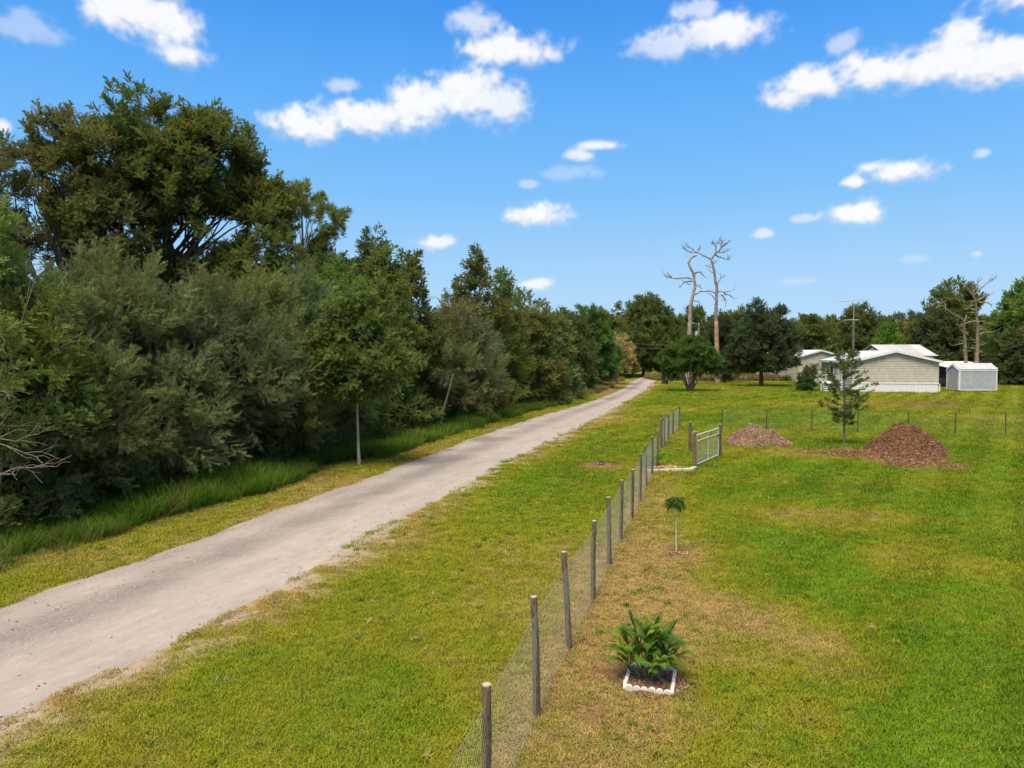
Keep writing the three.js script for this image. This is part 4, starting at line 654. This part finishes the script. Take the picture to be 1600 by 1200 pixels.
{ // grey shed: long side towards the lane, gable end to the left
  const t = home('storage_shed', 'small grey sided storage shed on skids beside the beige home', 50.1, -83.0, -Math.PI / 2 + 0.02, { category: 'shed', y: 0.16, w: 2.2, len: 4.3, eave: 2.35, peak: 3.0, skirt: 0.06, lap: 0.24, wall: MAT.grey, roof: std(0.42, 0.43, 0.46, 0.6, { map: facetTex }), over: 0.07, fascia: 0.12, corner: 0.13, seam: 0.9 });
  for (const s of [-0.9, 0, 0.9]) mesh('skid', [box(0.12, 0.19, 4.2, s, -0.07, -2.15)], MAT.brown, t);
  for (const s of [-1, 1]) { mesh('corner_trim', [box(0.06, 2.2, 0.13, s * 1.13, 1.2, -4.24)], MAT.white, t); mesh('sill_trim', [box(0.05, 0.1, 4.2, s * 1.13, 0.08, -2.15)], MAT.white, t); }
}
{ // lattice mast with an aerial
  const t = thing('antenna_mast', 'slim lattice mast with a long television aerial behind the homes', 'antenna', 42.2, 0, -90.5), parts = [], h = 8.4, R = 0.12, leg = [0, 1, 2].map((k) => [Math.cos(k * 2.094) * R, Math.sin(k * 2.094) * R]);
  leg.forEach(([a, b]) => mesh('leg', [bar([a, 0, b], [a, h, b], 0.018)], mastMat, t));
  for (let y = 0; y < h - 0.3; y += 0.4) for (let k = 0; k < 3; k++) { const a = leg[k], b = leg[(k + 1) % 3]; parts.push(bar([a[0], y, a[1]], [b[0], y + 0.4, b[1]], 0.007, 4)); }
  mesh('lacing', parts, mastMat, t); mesh('top_pole', [bar([0, h - 0.4, 0], [0, 11.2, 0], 0.028)], MAT.galv, t);
  const a = mesh('aerial', [bar([-2.3, 10.72, 0.4], [2.1, 11.0, -0.4], 0.03)], MAT.galv, t), el = []; for (let k = 0; k < 14; k++) { const q = k / 13, L = 0.35 + 0.8 * (1 - q); el.push(bar([-2.2 + 4.2 * q - L * 0.18, 10.73 + 0.27 * q, 0.38 - 0.76 * q - L], [-2.2 + 4.2 * q + L * 0.18, 10.73 + 0.27 * q, 0.38 - 0.76 * q + L], 0.012, 4)); } mesh('element', el, MAT.galv, a);
  mesh('lower_aerial', [bar([-1.2, 8.5, 0.1], [0.6, 8.55, -0.1], 0.025), ...[0, 1, 2, 3, 4].map((k) => bar([-1.1 + k * 0.4, 8.5, -0.5], [-1.1 + k * 0.4, 8.5, 0.6], 0.012, 4))], MAT.galv, t);
}
{ // dark bush beside the porch
  const t = thing('evergreen_bush', 'dark upright bush beside the white railed porch', 'bush', 33.4, 0, -82.5), list = crownList([[0, 1.3, 0, 1.0, 1.3, 1.0], [0.5, 2.1, 0, 0.6, 0.9, 0.6], [-0.5, 0.9, 0.2, 0.8, 0.8, 0.8]], 190, { seed: 18, gap: 0.25, size: 0.7, up: 0.7 });
  addCrown(t, 'oak', leaves('bush', 0.045, 0.065, 0.025), list); addTrunk(t, { r: 0.07, top: 2, limbs: 8, bark: BARK.brown }, list, 18);
}
for (const [label, x, z, s] of [['first white boulder from the tallest dead pine in the far weeds', 35.4, -128, 0.42], ['second white boulder from the tallest dead pine in the far weeds', 36.8, -128.3, 0.36], ['third white boulder from the tallest dead pine in the far weeds', 38.3, -128, 0.48], ['fourth white boulder from the tallest dead pine in the far weeds', 40.0, -128.6, 0.34]]) {
  const g = new THREE.IcosahedronGeometry(s, 2), p = g.attributes.position; for (let k = 0; k < p.count; k++) { const f = 0.8 + 0.4 * noise3(p.getX(k) * 4 + x, p.getY(k) * 4, p.getZ(k) * 4); p.setXYZ(k, p.getX(k) * f * 1.2, p.getY(k) * f * 0.8, p.getZ(k) * f); } g.computeVertexNormals();
  const b = mesh('white_boulder', g, std(0.7, 0.68, 0.63, 0.9)); b.position.set(x, s * 0.45, z); tag(b, label, 'boulder', 'white boulders in the far weeds');
}
{ // weedy strip across the back of the far lawn
  const r = rng(23), list = [];
  for (let k = 0; k < 2600; k++) { const x = 24 + 44 * r(), z = -126 + 12 * (r() - 0.5) + 0.1 * (x - 30), v = 0.7 + 0.6 * r(), g = r() < 0.35; if (x > 49 && x < 60 && z > -119) continue; list.push({ m: place(V(x, -0.02, z), V((r() - 0.5) * 0.4, 1, (r() - 0.5) * 0.4).normalize(), r() * 6.283, 1.4 + 0.8 * r(), 1 + 0.9 * r()), c: g ? [0.09 * v, 0.13 * v, 0.03 * v] : [0.2 * v, 0.15 * v, 0.065 * v] }); }
  tag(instanced('weed_strip', bladeGeo(22, 0.8, 0.3, 0.04, 0.5, 29, 2), grassMat, list), 'rough brown weeds across the back of the far lawn', 'weeds');
}
{ // bin at the lane
  const t = thing('wheelie_bin', 'black wheeled bin standing at the lane beside the driveway', 'bin', 21.7, 0, -103.5, 0.4);
  const b = new THREE.CylinderGeometry(0.5, 0.4, 1.0, 4, 1); b.rotateY(Math.PI / 4); b.translate(0, 0.6, 0); mesh('body', b, std(0.02, 0.02, 0.024, 0.55), t);
  mesh('lid', [box(0.78, 0.07, 0.84, 0, 1.14, 0.02, 0.05), box(0.6, 0.05, 0.06, 0, 1.16, -0.42)], std(0.022, 0.022, 0.026, 0.5), t); mesh('label_patch', [box(0.16, 0.12, 0.01, 0, 0.85, 0.345, -0.14)], std(0.6, 0.6, 0.6), t);
  for (const s of [-0.33, 0.33]) { const w = new THREE.CylinderGeometry(0.13, 0.13, 0.08, 14); w.rotateZ(Math.PI / 2); w.translate(s, 0.13, -0.33); mesh('wheel', w, MAT.black, t); }
}
{ // utility pole with a transformer, and its lines
  const t = thing('utility_pole', 'grey utility pole with a transformer behind the crooked dead pine', 'pole', 29.6, 0, -116);
  mesh('pole', limb([[0, -0.1, 0], [0, 4.6, 0], [0, 9.3, 0]], 0.16, 0.11, 9, 6), bark(0.3, 0.28, 0.26), t);
  mesh('crossarm', [box(2.0, 0.12, 0.1, 0, 8.7, 0.1)], BARK.grey, t); const c = new THREE.CylinderGeometry(0.24, 0.24, 0.8, 14); c.translate(-0.38, 7.6, 0.1); mesh('transformer', c, MAT.galv, t);
  mesh('lamp_arm', [bar([0, 9.0, 0], [-1.0, 9.3, 0.5], 0.04), box(0.45, 0.12, 0.25, -1.15, 9.28, 0.55)], MAT.galv, t);
  const wire = std(0.06, 0.06, 0.06, 0.6), line = (a, b, sag, r) => { const p = []; for (let k = 0; k <= 10; k++) { const q = k / 10; p.push([lerp(a[0], b[0], q), lerp(a[1], b[1], q) - sag * 4 * q * (1 - q), lerp(a[2], b[2], q)]); } return limb(p, r, r, 5, 24); };
  tag(mesh('power_line', line([28.9, 6.0, -115.8], [12, 6.6, -104], 0.5, 0.035), wire), 'upper of two black wires crossing over the lane end', 'cable', 'wires');
  tag(mesh('power_line', line([28.9, 5.5, -115.8], [12, 5.9, -103], 0.5, 0.035), wire), 'lower of two black wires crossing over the lane end', 'cable', 'wires');
  tag(mesh('power_line', line([-30, 8.7, -27], [-12.6, 9.3, -42], 0.35, 0.018), wire), 'thin wire passing in front of the tallest oak', 'cable', 'wires');
}

// ---------------------------------------------------------------- fences and gate
const woodMat = new THREE.MeshStandardMaterial({ color: rgb(0.23, 0.18, 0.125), map: woodTex, bumpMap: woodTex, bumpScale: 0.006, roughness: 0.95 }), brownWood = new THREE.MeshStandardMaterial({ color: rgb(0.3, 0.2, 0.12), map: woodTex, roughness: 0.95 }), cutMat = std(0.34, 0.3, 0.25, 0.9), wireMat = new THREE.MeshStandardMaterial({ color: rgb(0.3, 0.33, 0.3), roughness: 0.7, metalness: 0.2 });
function postGeo(h, r, seed, sides = 11) {
  const g = limb([[0, -0.25, 0], [(hash3(seed, 1, 1) - 0.5) * 0.02, h * 0.5, (hash3(seed, 2, 1) - 0.5) * 0.02], [0, h, 0]], r * 1.08, r * 0.94, sides, 9, 0.16, seed), uv = g.attributes.uv; for (let k = 0; k < uv.count; k++) uv.setXY(k, uv.getX(k), uv.getY(k) * 0.6 + seed * 0.37); return g;
}
function postTop(h, r) { const g = new THREE.CylinderGeometry(r * 0.92, r * 0.95, 0.012, 11); g.translate(0, h + 0.004, 0); return g; }
function diamond(L, H, pitch, rad) { // woven diamond wire between two posts, in the local xy plane
  const out = []; for (let a = -H; a < L; a += pitch) for (const s of [1, -1]) {
    const x0 = s > 0 ? a : a + H, x1 = s > 0 ? a + H : a; let p = [x0, 0.02], q = [x1, H]; const cut = (v) => { const t = (v - x0) / (x1 - x0); return [v, 0.02 + t * (H - 0.02)]; };
    if (Math.min(x0, x1) < 0) { if (x0 < 0) p = cut(0); else q = cut(0); } if (Math.max(x0, x1) > L) { if (x0 > L) p = cut(L); else q = cut(L); }
    if (Math.abs(p[0] - q[0]) > 0.02) out.push(bar([p[0], p[1], s * 0.002], [q[0], q[1], s * 0.002], rad, 3));
  }
  out.push(bar([0, H, 0], [L, H, 0], rad * 1.3, 4), bar([0, 0.03, 0], [L, 0.03, 0], rad * 1.3, 4)); return merge(out);
}
function fence(name, label, spots, h, r, mat, wireH, pitch, rad, wireM, seed, brown = []) {
  const t = thing(name, label, 'fence', spots[0][0], 0, spots[0][1]), rnd = rng(seed), geos = [0, 1, 2, 3].map((k) => postGeo(h, r, seed + k)), cap = postTop(h, r);
  spots.forEach(([x, z], k) => { const p = mesh('post', geos[k % 4], brown.includes(k) ? brownWood : mat, t); p.position.set(x - spots[0][0], (rnd() - 0.5) * 0.11, z - spots[0][1]); p.rotation.set((rnd() - 0.5) * 0.09, rnd() * 6, (rnd() - 0.3) * 0.09); const c = mesh('cut_end', cap, cutMat, p); });
  if (wireH) for (let k = 0; k + 1 < spots.length; k++) { const [x0, z0] = spots[k], [x1, z1] = spots[k + 1], L = Math.hypot(x1 - x0, z1 - z0), w = mesh('wire_mesh', diamond(L, wireH, pitch, rad), wireM, t); w.position.set(x0 - spots[0][0], 0, z0 - spots[0][1]); w.rotation.y = Math.atan2(-(z1 - z0), x1 - x0); }
  return t;
}
fence('wire_fence', 'long fence of grey round posts and woven wire beside the lane verge', FENCE.slice(1).concat([[5.31, -26.6]]), 1.28, 0.04, woodMat, 1.16, 0.09, 0.001, wireMat, 200, [11]);
fence('wire_fence', 'short run of close grey posts beyond the open gate', [[6.5, -31.62], [6.87, -32.9], [7.5, -35.0], [8.2, -37.2], [9.25, -40.3]], 1.24, 0.05, woodMat, 1.12, 0.09, 0.0013, wireMat, 210);
{
  const pts = [[9.25, -40.3]]; for (const u of [328, 399, 470, 542, 621, 695, 774, 860, 950]) { const q = u / 1142, x = q * 42.5 / (1 + 0.24 * q); pts.push([x, -40.3 + 0.24 * (x - 9.2)]); }
  fence('wire_fence', 'cross fence of thin dark stakes behind the two mulch piles', pts.slice(1), 1.2, 0.032, bark(0.1, 0.09, 0.07), 1.05, 0.12, 0.0011, wireMat, 220);
}
for (const [label, x, z, h, m] of [['brown wooden post that carries the open gate', 6.56, -26.14, 1.3, brownWood], ['brown post at the far end of the open gate', 8.3, -29.05, 1.3, woodMat], ['lone wooden post standing just behind the open gate', 7.47, -30.55, 1.26, woodMat]]) {
  const t = thing('gate_post', label, 'post', x, 0, z); mesh('post', postGeo(h, 0.068, Math.round(x * 10)), m, t); mesh('cut_end', postTop(h, 0.068), cutMat, t);
}
{
  const ax = 6.66, az = -26.28, bx = 8.2, bz = -28.92, L = Math.hypot(bx - ax, bz - az), t = thing('farm_gate', 'open silver tube gate with wire mesh infill', 'gate', ax, 0, az, Math.atan2(-(bz - az), bx - ax)), b = 0.1, top = 1.16, mid = 0.94, r = 0.024;
  mesh('frame', [bar([0, b, 0], [L, b, 0], r, 10), bar([0, top, 0], [L, top, 0], r, 10), bar([0, b, 0], [0, top, 0], r, 10), bar([L, b, 0], [L, top, 0], r, 10)], MAT.galv, t);
  mesh('rail', [bar([0, mid, 0], [L, mid, 0], r, 10)], MAT.galv, t); mesh('stile', [bar([L * 0.5, b, 0], [L * 0.5, top, 0], r * 0.9, 10)], MAT.galv, t);
  const g = diamond(L, mid - b, 0.07, 0.0016); g.translate(0, b, 0); mesh('wire_mesh', g, wireMat, t); mesh('latch', [box(0.16, 0.03, 0.05, L + 0.03, 0.9, 0), bar([L - 0.06, 0.9, 0], [L - 0.06, 0.74, 0], 0.01)], MAT.black, t);
  mesh('drop_rod', [bar([L, 0.02, 0.02], [L, 0.35, 0.02], 0.014), bar([L - 0.03, 0.02, 0.02], [L + 0.32, 0.02, 0.16], 0.016)], MAT.black, t);
}
// low timber edging by the lone post, and the pale bricks of the little bed at the fence corner
{ const t = mesh('timber_edging', [box(1.5, 0.09, 0.1, 0, 0.03, 0)], brownWood); t.position.set(6.98, 0, -31.08); t.rotation.y = Math.atan2(-1.07, 0.97); tag(t, 'low dark timber edging between the close posts and the lone post', 'edging'); }
{
  const line = [[4.88, -25.2], [5.3, -25.28], [5.72, -25.36], [6.14, -25.42], [6.42, -25.75]];
  const r = rng(6), words = ['first', 'second', 'third', 'fourth', 'fifth'];
  line.forEach(([x, z], k) => { const g = new THREE.BoxGeometry(0.38, 0.1, 0.12, 4, 2, 2), p = g.attributes.position; for (let i = 0; i < p.count; i++) { const f = 0.96 + 0.08 * noise3(p.getX(i) * 9 + k, p.getY(i) * 9, p.getZ(i) * 9); p.setXYZ(i, p.getX(i) * f, p.getY(i) * f, p.getZ(i) * f); } g.computeVertexNormals(); const b = mesh('edging_block', g, std(0.62, 0.58, 0.5, 0.95, { map: facetTex })); b.position.set(x, 0.035, z); b.rotation.y = k === 4 ? 0.9 : 0.18 + (r() - 0.5) * 0.1; tag(b, words[k] + ' white edging block from the fence in the leaf bed by the gate', 'edging', 'white blocks edging the leaf bed'); });
}
function heap(name, label, category, x, z, parts, mat, stuffName, stuffGeo, stuffMat, count, cols, seed, chip) { // a heaped, lumpy surface with its loose pieces
  const height = (px, pz) => { let h = 0; for (const [cx, cz, rx, rz, hh, pw] of parts) { const a = (px - cx) / rx, b = (pz - cz) / rz, d = Math.sqrt(a * a + b * b) * (0.85 + 0.3 * noise2(Math.atan2(b, a) * 1.6 + seed, 3)); h = Math.max(h, hh * Math.pow(Math.max(0, 1 - d), pw)); } return h > 0 ? h + Math.min(h, 0.5) * (1.5 * (fbm(px * 1.9 + seed, pz * 1.9, 4) - 0.5) + 0.5 * (fbm(px * 6 + seed, pz * 6, 2) - 0.5)) : -0.05; };
  let x0 = 1e9, x1 = -1e9, z0 = 1e9, z1 = -1e9; for (const [cx, cz, rx, rz] of parts) { x0 = Math.min(x0, cx - rx * 1.15); x1 = Math.max(x1, cx + rx * 1.15); z0 = Math.min(z0, cz - rz * 1.15); z1 = Math.max(z1, cz + rz * 1.15); }
  const t = thing(name, label, category, x, 0, z), N = 110, g = new THREE.PlaneGeometry(x1 - x0, z1 - z0, N, N); g.rotateX(-Math.PI / 2); g.translate((x0 + x1) / 2, 0, (z0 + z1) / 2); const p = g.attributes.position, keep = [];
  for (let k = 0; k < p.count; k++) p.setY(k, height(p.getX(k), p.getZ(k))); for (let k = 0; k < g.index.count; k += 3) { const i = [0, 1, 2].map((q) => g.index.getX(k + q)); if (i.some((q) => p.getY(q) > 0)) keep.push(...i); } g.setIndex(keep); g.computeVertexNormals();
  mesh('heap', g, mat, t); const r = rng(seed), list = [];
  for (let k = 0, tries = 0; k < count && tries < count * 6; tries++) { const px = lerp(x0, x1, r()), pz = lerp(z0, z1, r()), h = height(px, pz); if (h < 0 && r() > 0.06) continue; const v = 0.55 + 0.9 * r(), c = cols[Math.floor(r() * cols.length)], s = chip * (0.5 + r()); list.push({ m: place(V(px, Math.max(h, 0.006) + s * 0.1, pz), V(r() - 0.5, 0.6 + r(), r() - 0.5).normalize(), r() * 6.283, s), c: c.map((q) => q * v) }); k++; }
  instanced(stuffName, stuffGeo, stuffMat, list, t); return t;
}
const chipGeo = new THREE.BoxGeometry(1, 0.12, 0.3), plain = std(1, 1, 1, 0.95);
const mulchTex = (r, g, b, seed) => { const t = dataTexture(256, 256, (i, j) => { const v = 0.45 + 0.5 * tileNoise(i, j, 256, 64, seed) + 0.5 * tileNoise(i, j, 256, 20, seed + 1) * hash3(i, j, seed); return [r * v, g * v, b * v]; }); t.repeat.set(3, 3); return new THREE.MeshStandardMaterial({ map: t, roughness: 1 }); };
heap('mulch_pile', 'pale tan mulch pile nearer the gate', 'mulch pile', 11.1, -33.0, [[-0.05, 0, 1.12, 1.1, 0.93, 0.5], [0.6, 0.35, 0.8, 0.8, 0.5, 0.5], [-0.6, 0.3, 0.75, 0.8, 0.45, 0.5]], mulchTex(0.23, 0.145, 0.085, 61), 'wood_chips', chipGeo, plain, 5200, [[0.3, 0.2, 0.125], [0.25, 0.145, 0.09], [0.36, 0.26, 0.17], [0.18, 0.1, 0.06]], 62, 0.07);
heap('mulch_pile', 'red brown mulch pile spreading over the lawn beside the young tree', 'mulch pile', 16.3, -29.6, [[-0.1, -0.6, 1.5, 1.5, 1.32, 0.78], [0.55, -0.7, 1.3, 1.2, 0.98, 0.7], [-0.75, 0.3, 1.4, 1.2, 0.62, 0.75], [0.2, 0.5, 0.9, 1.0, 0.7, 0.7], [-0.7, 1.6, 0.9, 1.1, 0.3, 0.6], [-1.5, 2.4, 1.5, 2.0, 0.12, 0.5], [-2.1, -0.2, 1.9, 1.0, 0.13, 0.5], [-0.6, 3.0, 0.8, 1.3, 0.1, 0.5]], mulchTex(0.12, 0.052, 0.024, 63), 'wood_chips', chipGeo, plain, 9500, [[0.16, 0.068, 0.03], [0.07, 0.032, 0.017], [0.12, 0.05, 0.023], [0.21, 0.1, 0.045], [0.27, 0.16, 0.085]], 64, 0.08);
heap('leaf_bed', 'small bed of dead leaves behind white edging blocks by the gate', 'flower bed', 5.6, -25.85, [[0, 0, 0.95, 0.5, 0.09, 0.5]], mulchTex(0.24, 0.13, 0.07, 65), 'dead_leaves', chipGeo, plain, 260, [[0.36, 0.2, 0.1], [0.26, 0.12, 0.06], [0.45, 0.3, 0.16]], 66, 0.09);
{
  const t = thing('corner_plant', 'small green plant at the foot of the brown fence corner post', 'plant', 5.22, 0, -26.15); addCrown(t, 'sparse', leaves('corner', 0.05, 0.1, 0.02), crownList([[0, 0.2, 0, 0.22, 0.24, 0.2]], 16, { seed: 67, gap: 0, size: 0.5, min: 0.02 }));
}
{ // drain in a bare patch of verge
  const t = thing('drain', 'small dark drain with a white pipe rim in the bare verge patch', 'drain', 3.15, 0, -26.7); const pipe = new THREE.CylinderGeometry(0.11, 0.11, 0.3, 18, 1, true); pipe.rotateX(1.15); pipe.translate(0.12, 0.05, 0.02); mesh('pipe', pipe, new THREE.MeshStandardMaterial({ color: rgb(0.72, 0.7, 0.68), roughness: 0.5, side: THREE.DoubleSide }), t);
  const hole = new THREE.SphereGeometry(0.2, 16, 8); hole.scale(1.2, 0.22, 0.7); mesh('clod', hole, std(0.03, 0.022, 0.016, 1), t);
}
heap('soil_clods', 'low scatter of turned soil round the drain', 'soil', 3.2, -26.75, [[0, 0, 0.75, 0.6, 0.05, 0.5]], mulchTex(0.2, 0.1, 0.055, 68), 'clods', chipGeo, plain, 150, [[0.2, 0.1, 0.05], [0.14, 0.07, 0.04]], 69, 0.05);

// ---------------------------------------------------------------- young plants in the yard
{ // young tree with open branches
  const t = thing('young_tree', 'young open branched tree between the mulch pile and the beige home', 'tree', 15.03, 0, -33), r = rng(81), parts = [limb([[0, -0.05, 0], [0.02, 1.2, 0], [-0.05, 2.6, 0.05], [-0.12, 4.35, 0]], 0.06, 0.015, 8, 10, 0.12, 4)], list = [];
  for (let k = 0; k < 74; k++) {
    const y = 0.85 + 3.3 * (k + r()) / 74, a = k * 2.4 + r(), w = (y < 1.3 ? 0.55 : y < 3.3 ? 1.25 : 0.65 * (4.5 - y) + 0.15) * (0.3 + 0.8 * r()), ex = Math.cos(a) * w, ez = Math.sin(a) * w, ey = y + 0.3 * w + (r() - 0.5) * 0.2;
    parts.push(limb([[-0.04, y, 0.02], [ex * 0.5, y + 0.05, ez * 0.5], [ex, ey, ez]], 0.018, 0.006, 5, 5, 0.1, k));
    for (let j = 0; j < 5; j++) { const q = 0.35 + 0.65 * r(), v = 0.75 + 0.5 * r(); list.push({ m: place(V(ex * q, lerp(y, ey, q * q), ez * q), V(Math.cos(a) + (r() - 0.5), 0.3 + r() * 0.5, Math.sin(a) + (r() - 0.5)).normalize(), r() * 6.283, 0.36 + 0.26 * r()), c: [v, v, v], p: V(ex, ey, ez) }); }
  }
  mesh('trunk', parts, bark(0.26, 0.23, 0.19), t); addCrown(t, 'sparse', leaves('young', 0.05, 0.075, 0.02), list);
}
{ // papaya like sapling on a thin pale stem
  const t = thing('lollipop_sapling', 'thin stemmed sapling with a small round leafy top', 'sapling', 3.33, 0, -14.65), r = rng(83);
  mesh('trunk', limb([[0, -0.03, 0], [-0.015, 0.4, 0], [-0.03, 0.95, 0]], 0.014, 0.011, 8, 6), std(0.5, 0.47, 0.33, 0.8), t);
  const leafGeo = (() => { const g = []; for (let k = 0; k < 7; k++) { const a = (k - 3) * 0.52, L = 0.12 * (1 - 0.08 * Math.abs(k - 3)), P = [[0, 0, 0], [Math.sin(a - 0.2) * L * 0.55, 0.008, Math.cos(a - 0.2) * L * 0.55], [Math.sin(a) * L, -0.03, Math.cos(a) * L], [Math.sin(a + 0.2) * L * 0.55, 0.008, Math.cos(a + 0.2) * L * 0.55]], b = new THREE.BufferGeometry(); b.setAttribute('position', new THREE.Float32BufferAttribute(P.flat(), 3)); b.setIndex([0, 1, 2, 0, 2, 3]); g.push(b); } return merge(g); })();
  const lm = new THREE.MeshPhysicalMaterial({ color: rgb(0.045, 0.12, 0.012), roughness: 0.75, specularIntensity: 0.3, transmission: 0.2, thickness: 0, side: THREE.DoubleSide });
  for (let k = 0; k < 27; k++) { const a = k * 2.4, q = k / 27, e = 1 - 1.7 * q, R = 0.06 + 0.08 * r(), x = Math.cos(a) * R * (1.3 - 0.4 * Math.abs(e)), z = Math.sin(a) * R * (1.3 - 0.4 * Math.abs(e)), y = 1.03 + e * 0.13; const l = mesh('leaf', leafGeo, lm, t); l.position.set(x - 0.03, y, z); l.rotation.set(0.1 + 0.45 * (1 - e), 0, 0); l.rotation.order = 'YXZ'; l.rotation.y = -a + Math.PI / 2; const pt = mesh('petiole', [bar([0, 0, 0], [-x * 0.95, 0.95 - y + 0.03, -z * 0.95], 0.0035, 4)], lm, t); pt.position.set(x - 0.03, y, z); }
}
heap('mulch_ring', 'little ring of brown mulch round the thin stemmed sapling', 'mulch', 3.36, -14.62, [[0, 0, 0.26, 0.2, 0.05, 0.5]], mulchTex(0.15, 0.06, 0.035, 84), 'wood_chips', chipGeo, plain, 230, [[0.2, 0.085, 0.045], [0.13, 0.05, 0.03], [0.3, 0.19, 0.12]], 85, 0.05);

// palm in its white edged square
const BED = { x: 1.70, z: -8.84, turn: 0.27, a: 0.27, b: 0.32 };
heap('mulch_bed', 'brown mulch inside the white scalloped edging', 'mulch', BED.x, BED.z, [[0, 0, 0.42, 0.42, 0.05, 0.3]], mulchTex(0.12, 0.05, 0.03, 86), 'wood_chips', chipGeo, plain, 420, [[0.17, 0.065, 0.035], [0.1, 0.04, 0.025], [0.26, 0.13, 0.08], [0.3, 0.2, 0.12]], 87, 0.035);
{
  const conc = std(0.66, 0.63, 0.57, 0.9, { map: facetTex }), s = new THREE.Shape(); s.moveTo(-0.038, -0.02); s.lineTo(0.038, -0.02); s.lineTo(0.039, 0.022); s.absarc(0, 0.022, 0.039, 0, Math.PI, false); s.closePath();
  const sg = new THREE.ExtrudeGeometry(s, { depth: 0.03, bevelEnabled: true, bevelSize: 0.006, bevelThickness: 0.006, bevelSegments: 2, curveSegments: 8 }); sg.translate(0, 0, -0.015);
  const r = rng(88);
  for (const [label, n, len, ox, oz, turn] of [['white scalloped edging strip along the near side of the palm bed', 6, 0.54, 0, 0.31, 0], ['white scalloped edging strip along the far side of the palm bed', 6, 0.54, 0, -0.31, 0], ['white scalloped edging strip on the fence side of the palm bed', 7, 0.62, -0.28, 0, Math.PI / 2], ['white scalloped edging strip on the lawn side of the palm bed', 7, 0.62, 0.28, 0, Math.PI / 2]]) {
    const c = Math.cos(-BED.turn), q = Math.sin(-BED.turn), t = thing('scalloped_edging', label, 'edging', BED.x + ox * c + oz * q, 0, BED.z - ox * q + oz * c, turn - BED.turn, 'scalloped edging round the palm bed');
    mesh('kerb', [box(len, 0.036, 0.03, 0, 0.004, 0)], conc, t);
    for (let k = 0; k < n; k++) { const m = mesh('scallop', sg, conc, t); m.position.set(-len / 2 + (k + 0.5) * len / n, 0.01 + (r() - 0.5) * 0.012, (r() - 0.5) * 0.008); m.rotation.set((r() - 0.5) * 0.16, (r() - 0.5) * 0.1, (r() - 0.5) * 0.08); }
  }
}
{
  const t = thing('palm_shrub', 'bushy green palm growing in the white edged bed', 'palm', BED.x - 0.01, 0.02, BED.z - 0.08), r = rng(91);
  const frondGeo = (L, arch, lw, seed) => {
    const q = rng(seed), pts = [], n = 19, parts = []; for (let k = 0; k <= 8; k++) { const s = k / 8; pts.push([0, L * (s * 0.92 - arch * s * s * 0.75), L * arch * s * s * 0.9 + L * s * 0.28]); }
    parts.push(limb(pts, 0.007, 0.0025, 5, 10)); const curve = new THREE.CatmullRomCurve3(pts.map((p) => V(...p)));
    for (let k = 0; k < n; k++) for (const sd of [-1, 1]) {
      const s = 0.36 + 0.64 * (k + q() * 0.4) / n, p = curve.getPoint(Math.min(1, s)), d = curve.getTangent(Math.min(1, s)), f = Math.sin(Math.PI * Math.min(1, (s - 0.3) * 1.25)) * 0.8 + 0.25, l = lw * f * (0.85 + 0.3 * q()), out = V(sd * 0.85, 0.12, 0).addScaledVector(d, 0.75).normalize(), w = V().crossVectors(out, V(0, 1, 0.3)).normalize().multiplyScalar(0.006), m = p.clone().addScaledVector(out, l * 0.55), e = p.clone().addScaledVector(out, l); m.y += 0.012; e.y -= l * 0.38;
      const g = new THREE.BufferGeometry(); g.setAttribute('position', new THREE.Float32BufferAttribute([p.x - w.x * 0.5, p.y - w.y * 0.5, p.z - w.z * 0.5, p.x + w.x * 0.5, p.y + w.y * 0.5, p.z + w.z * 0.5, m.x + w.x, m.y + w.y, m.z + w.z, m.x - w.x, m.y - w.y, m.z - w.z, e.x, e.y, e.z], 3)); g.setIndex([0, 1, 2, 0, 2, 3, 3, 2, 4]); parts.push(g);
    }
    for (const g of parts) if (g.attributes.uv) g.deleteAttribute('uv'); return merge(parts);
  };
  const G = [0, 1, 2, 3, 4].map((k) => frondGeo(0.52, [0.06, 0.18, 0.32, 0.46, 0.62][k], 0.15, 300 + k)), mats = [[0.05, 0.145, 0.008], [0.085, 0.185, 0.009], [0.16, 0.22, 0.012], [0.04, 0.11, 0.01]].map((c) => new THREE.MeshPhysicalMaterial({ color: rgb(...c), roughness: 0.7, transmission: 0.3, thickness: 0, specularIntensity: 0.3, side: THREE.DoubleSide }));
  const cane = std(0.2, 0.2, 0.07, 0.7);
  [[0, 0, 0.52, 0.02, 0], [-0.05, 0.03, 0.56, -0.13, 0.02], [0.07, 0.02, 0.42, 0.18, 0.05], [0.03, -0.07, 0.44, 0.1, -0.1], [-0.09, -0.02, 0.34, -0.2, -0.04], [0.09, 0.06, 0.26, 0.24, 0.12], [-0.04, 0.08, 0.28, -0.1, 0.16], [0.02, 0.09, 0.2, 0.07, 0.2], [-0.1, 0.05, 0.22, -0.26, 0.08], [0.1, -0.05, 0.3, 0.28, -0.1]].forEach(([x, z, hh, lx0, lz0], c) => {
    const h = hh * 0.8, lx = lx0 * 0.55, lz = lz0 * 0.45 - 0.03;
    mesh('cane', limb([[x, -0.02, z], [x + lx * 0.35, h * 0.55, z + lz * 0.35], [x + lx, h, z + lz]], 0.011, 0.007, 6, 5), cane, t);
    for (let k = 0; k < 11; k++) { const q = k / 11, f = mesh('frond', G[Math.min(4, Math.floor(q * 5 + r() * 0.9))], mats[Math.floor(r() * 4)], t); f.position.set(x + lx, h - 0.02 - 0.05 * q, z + lz); f.rotation.order = 'YXZ'; f.rotation.set(0.25 * q * r() - 0.05, k * 2.4 + c * 1.3 + r() * 0.8, (r() - 0.5) * 0.3); const g = (0.48 + 0.45 * r()); f.scale.set(g, g, g); }
  });
}
scene.traverse((o) => { if (o.isMesh) { o.castShadow = o.receiveShadow = true; } });
renderer.render(scene, camera);
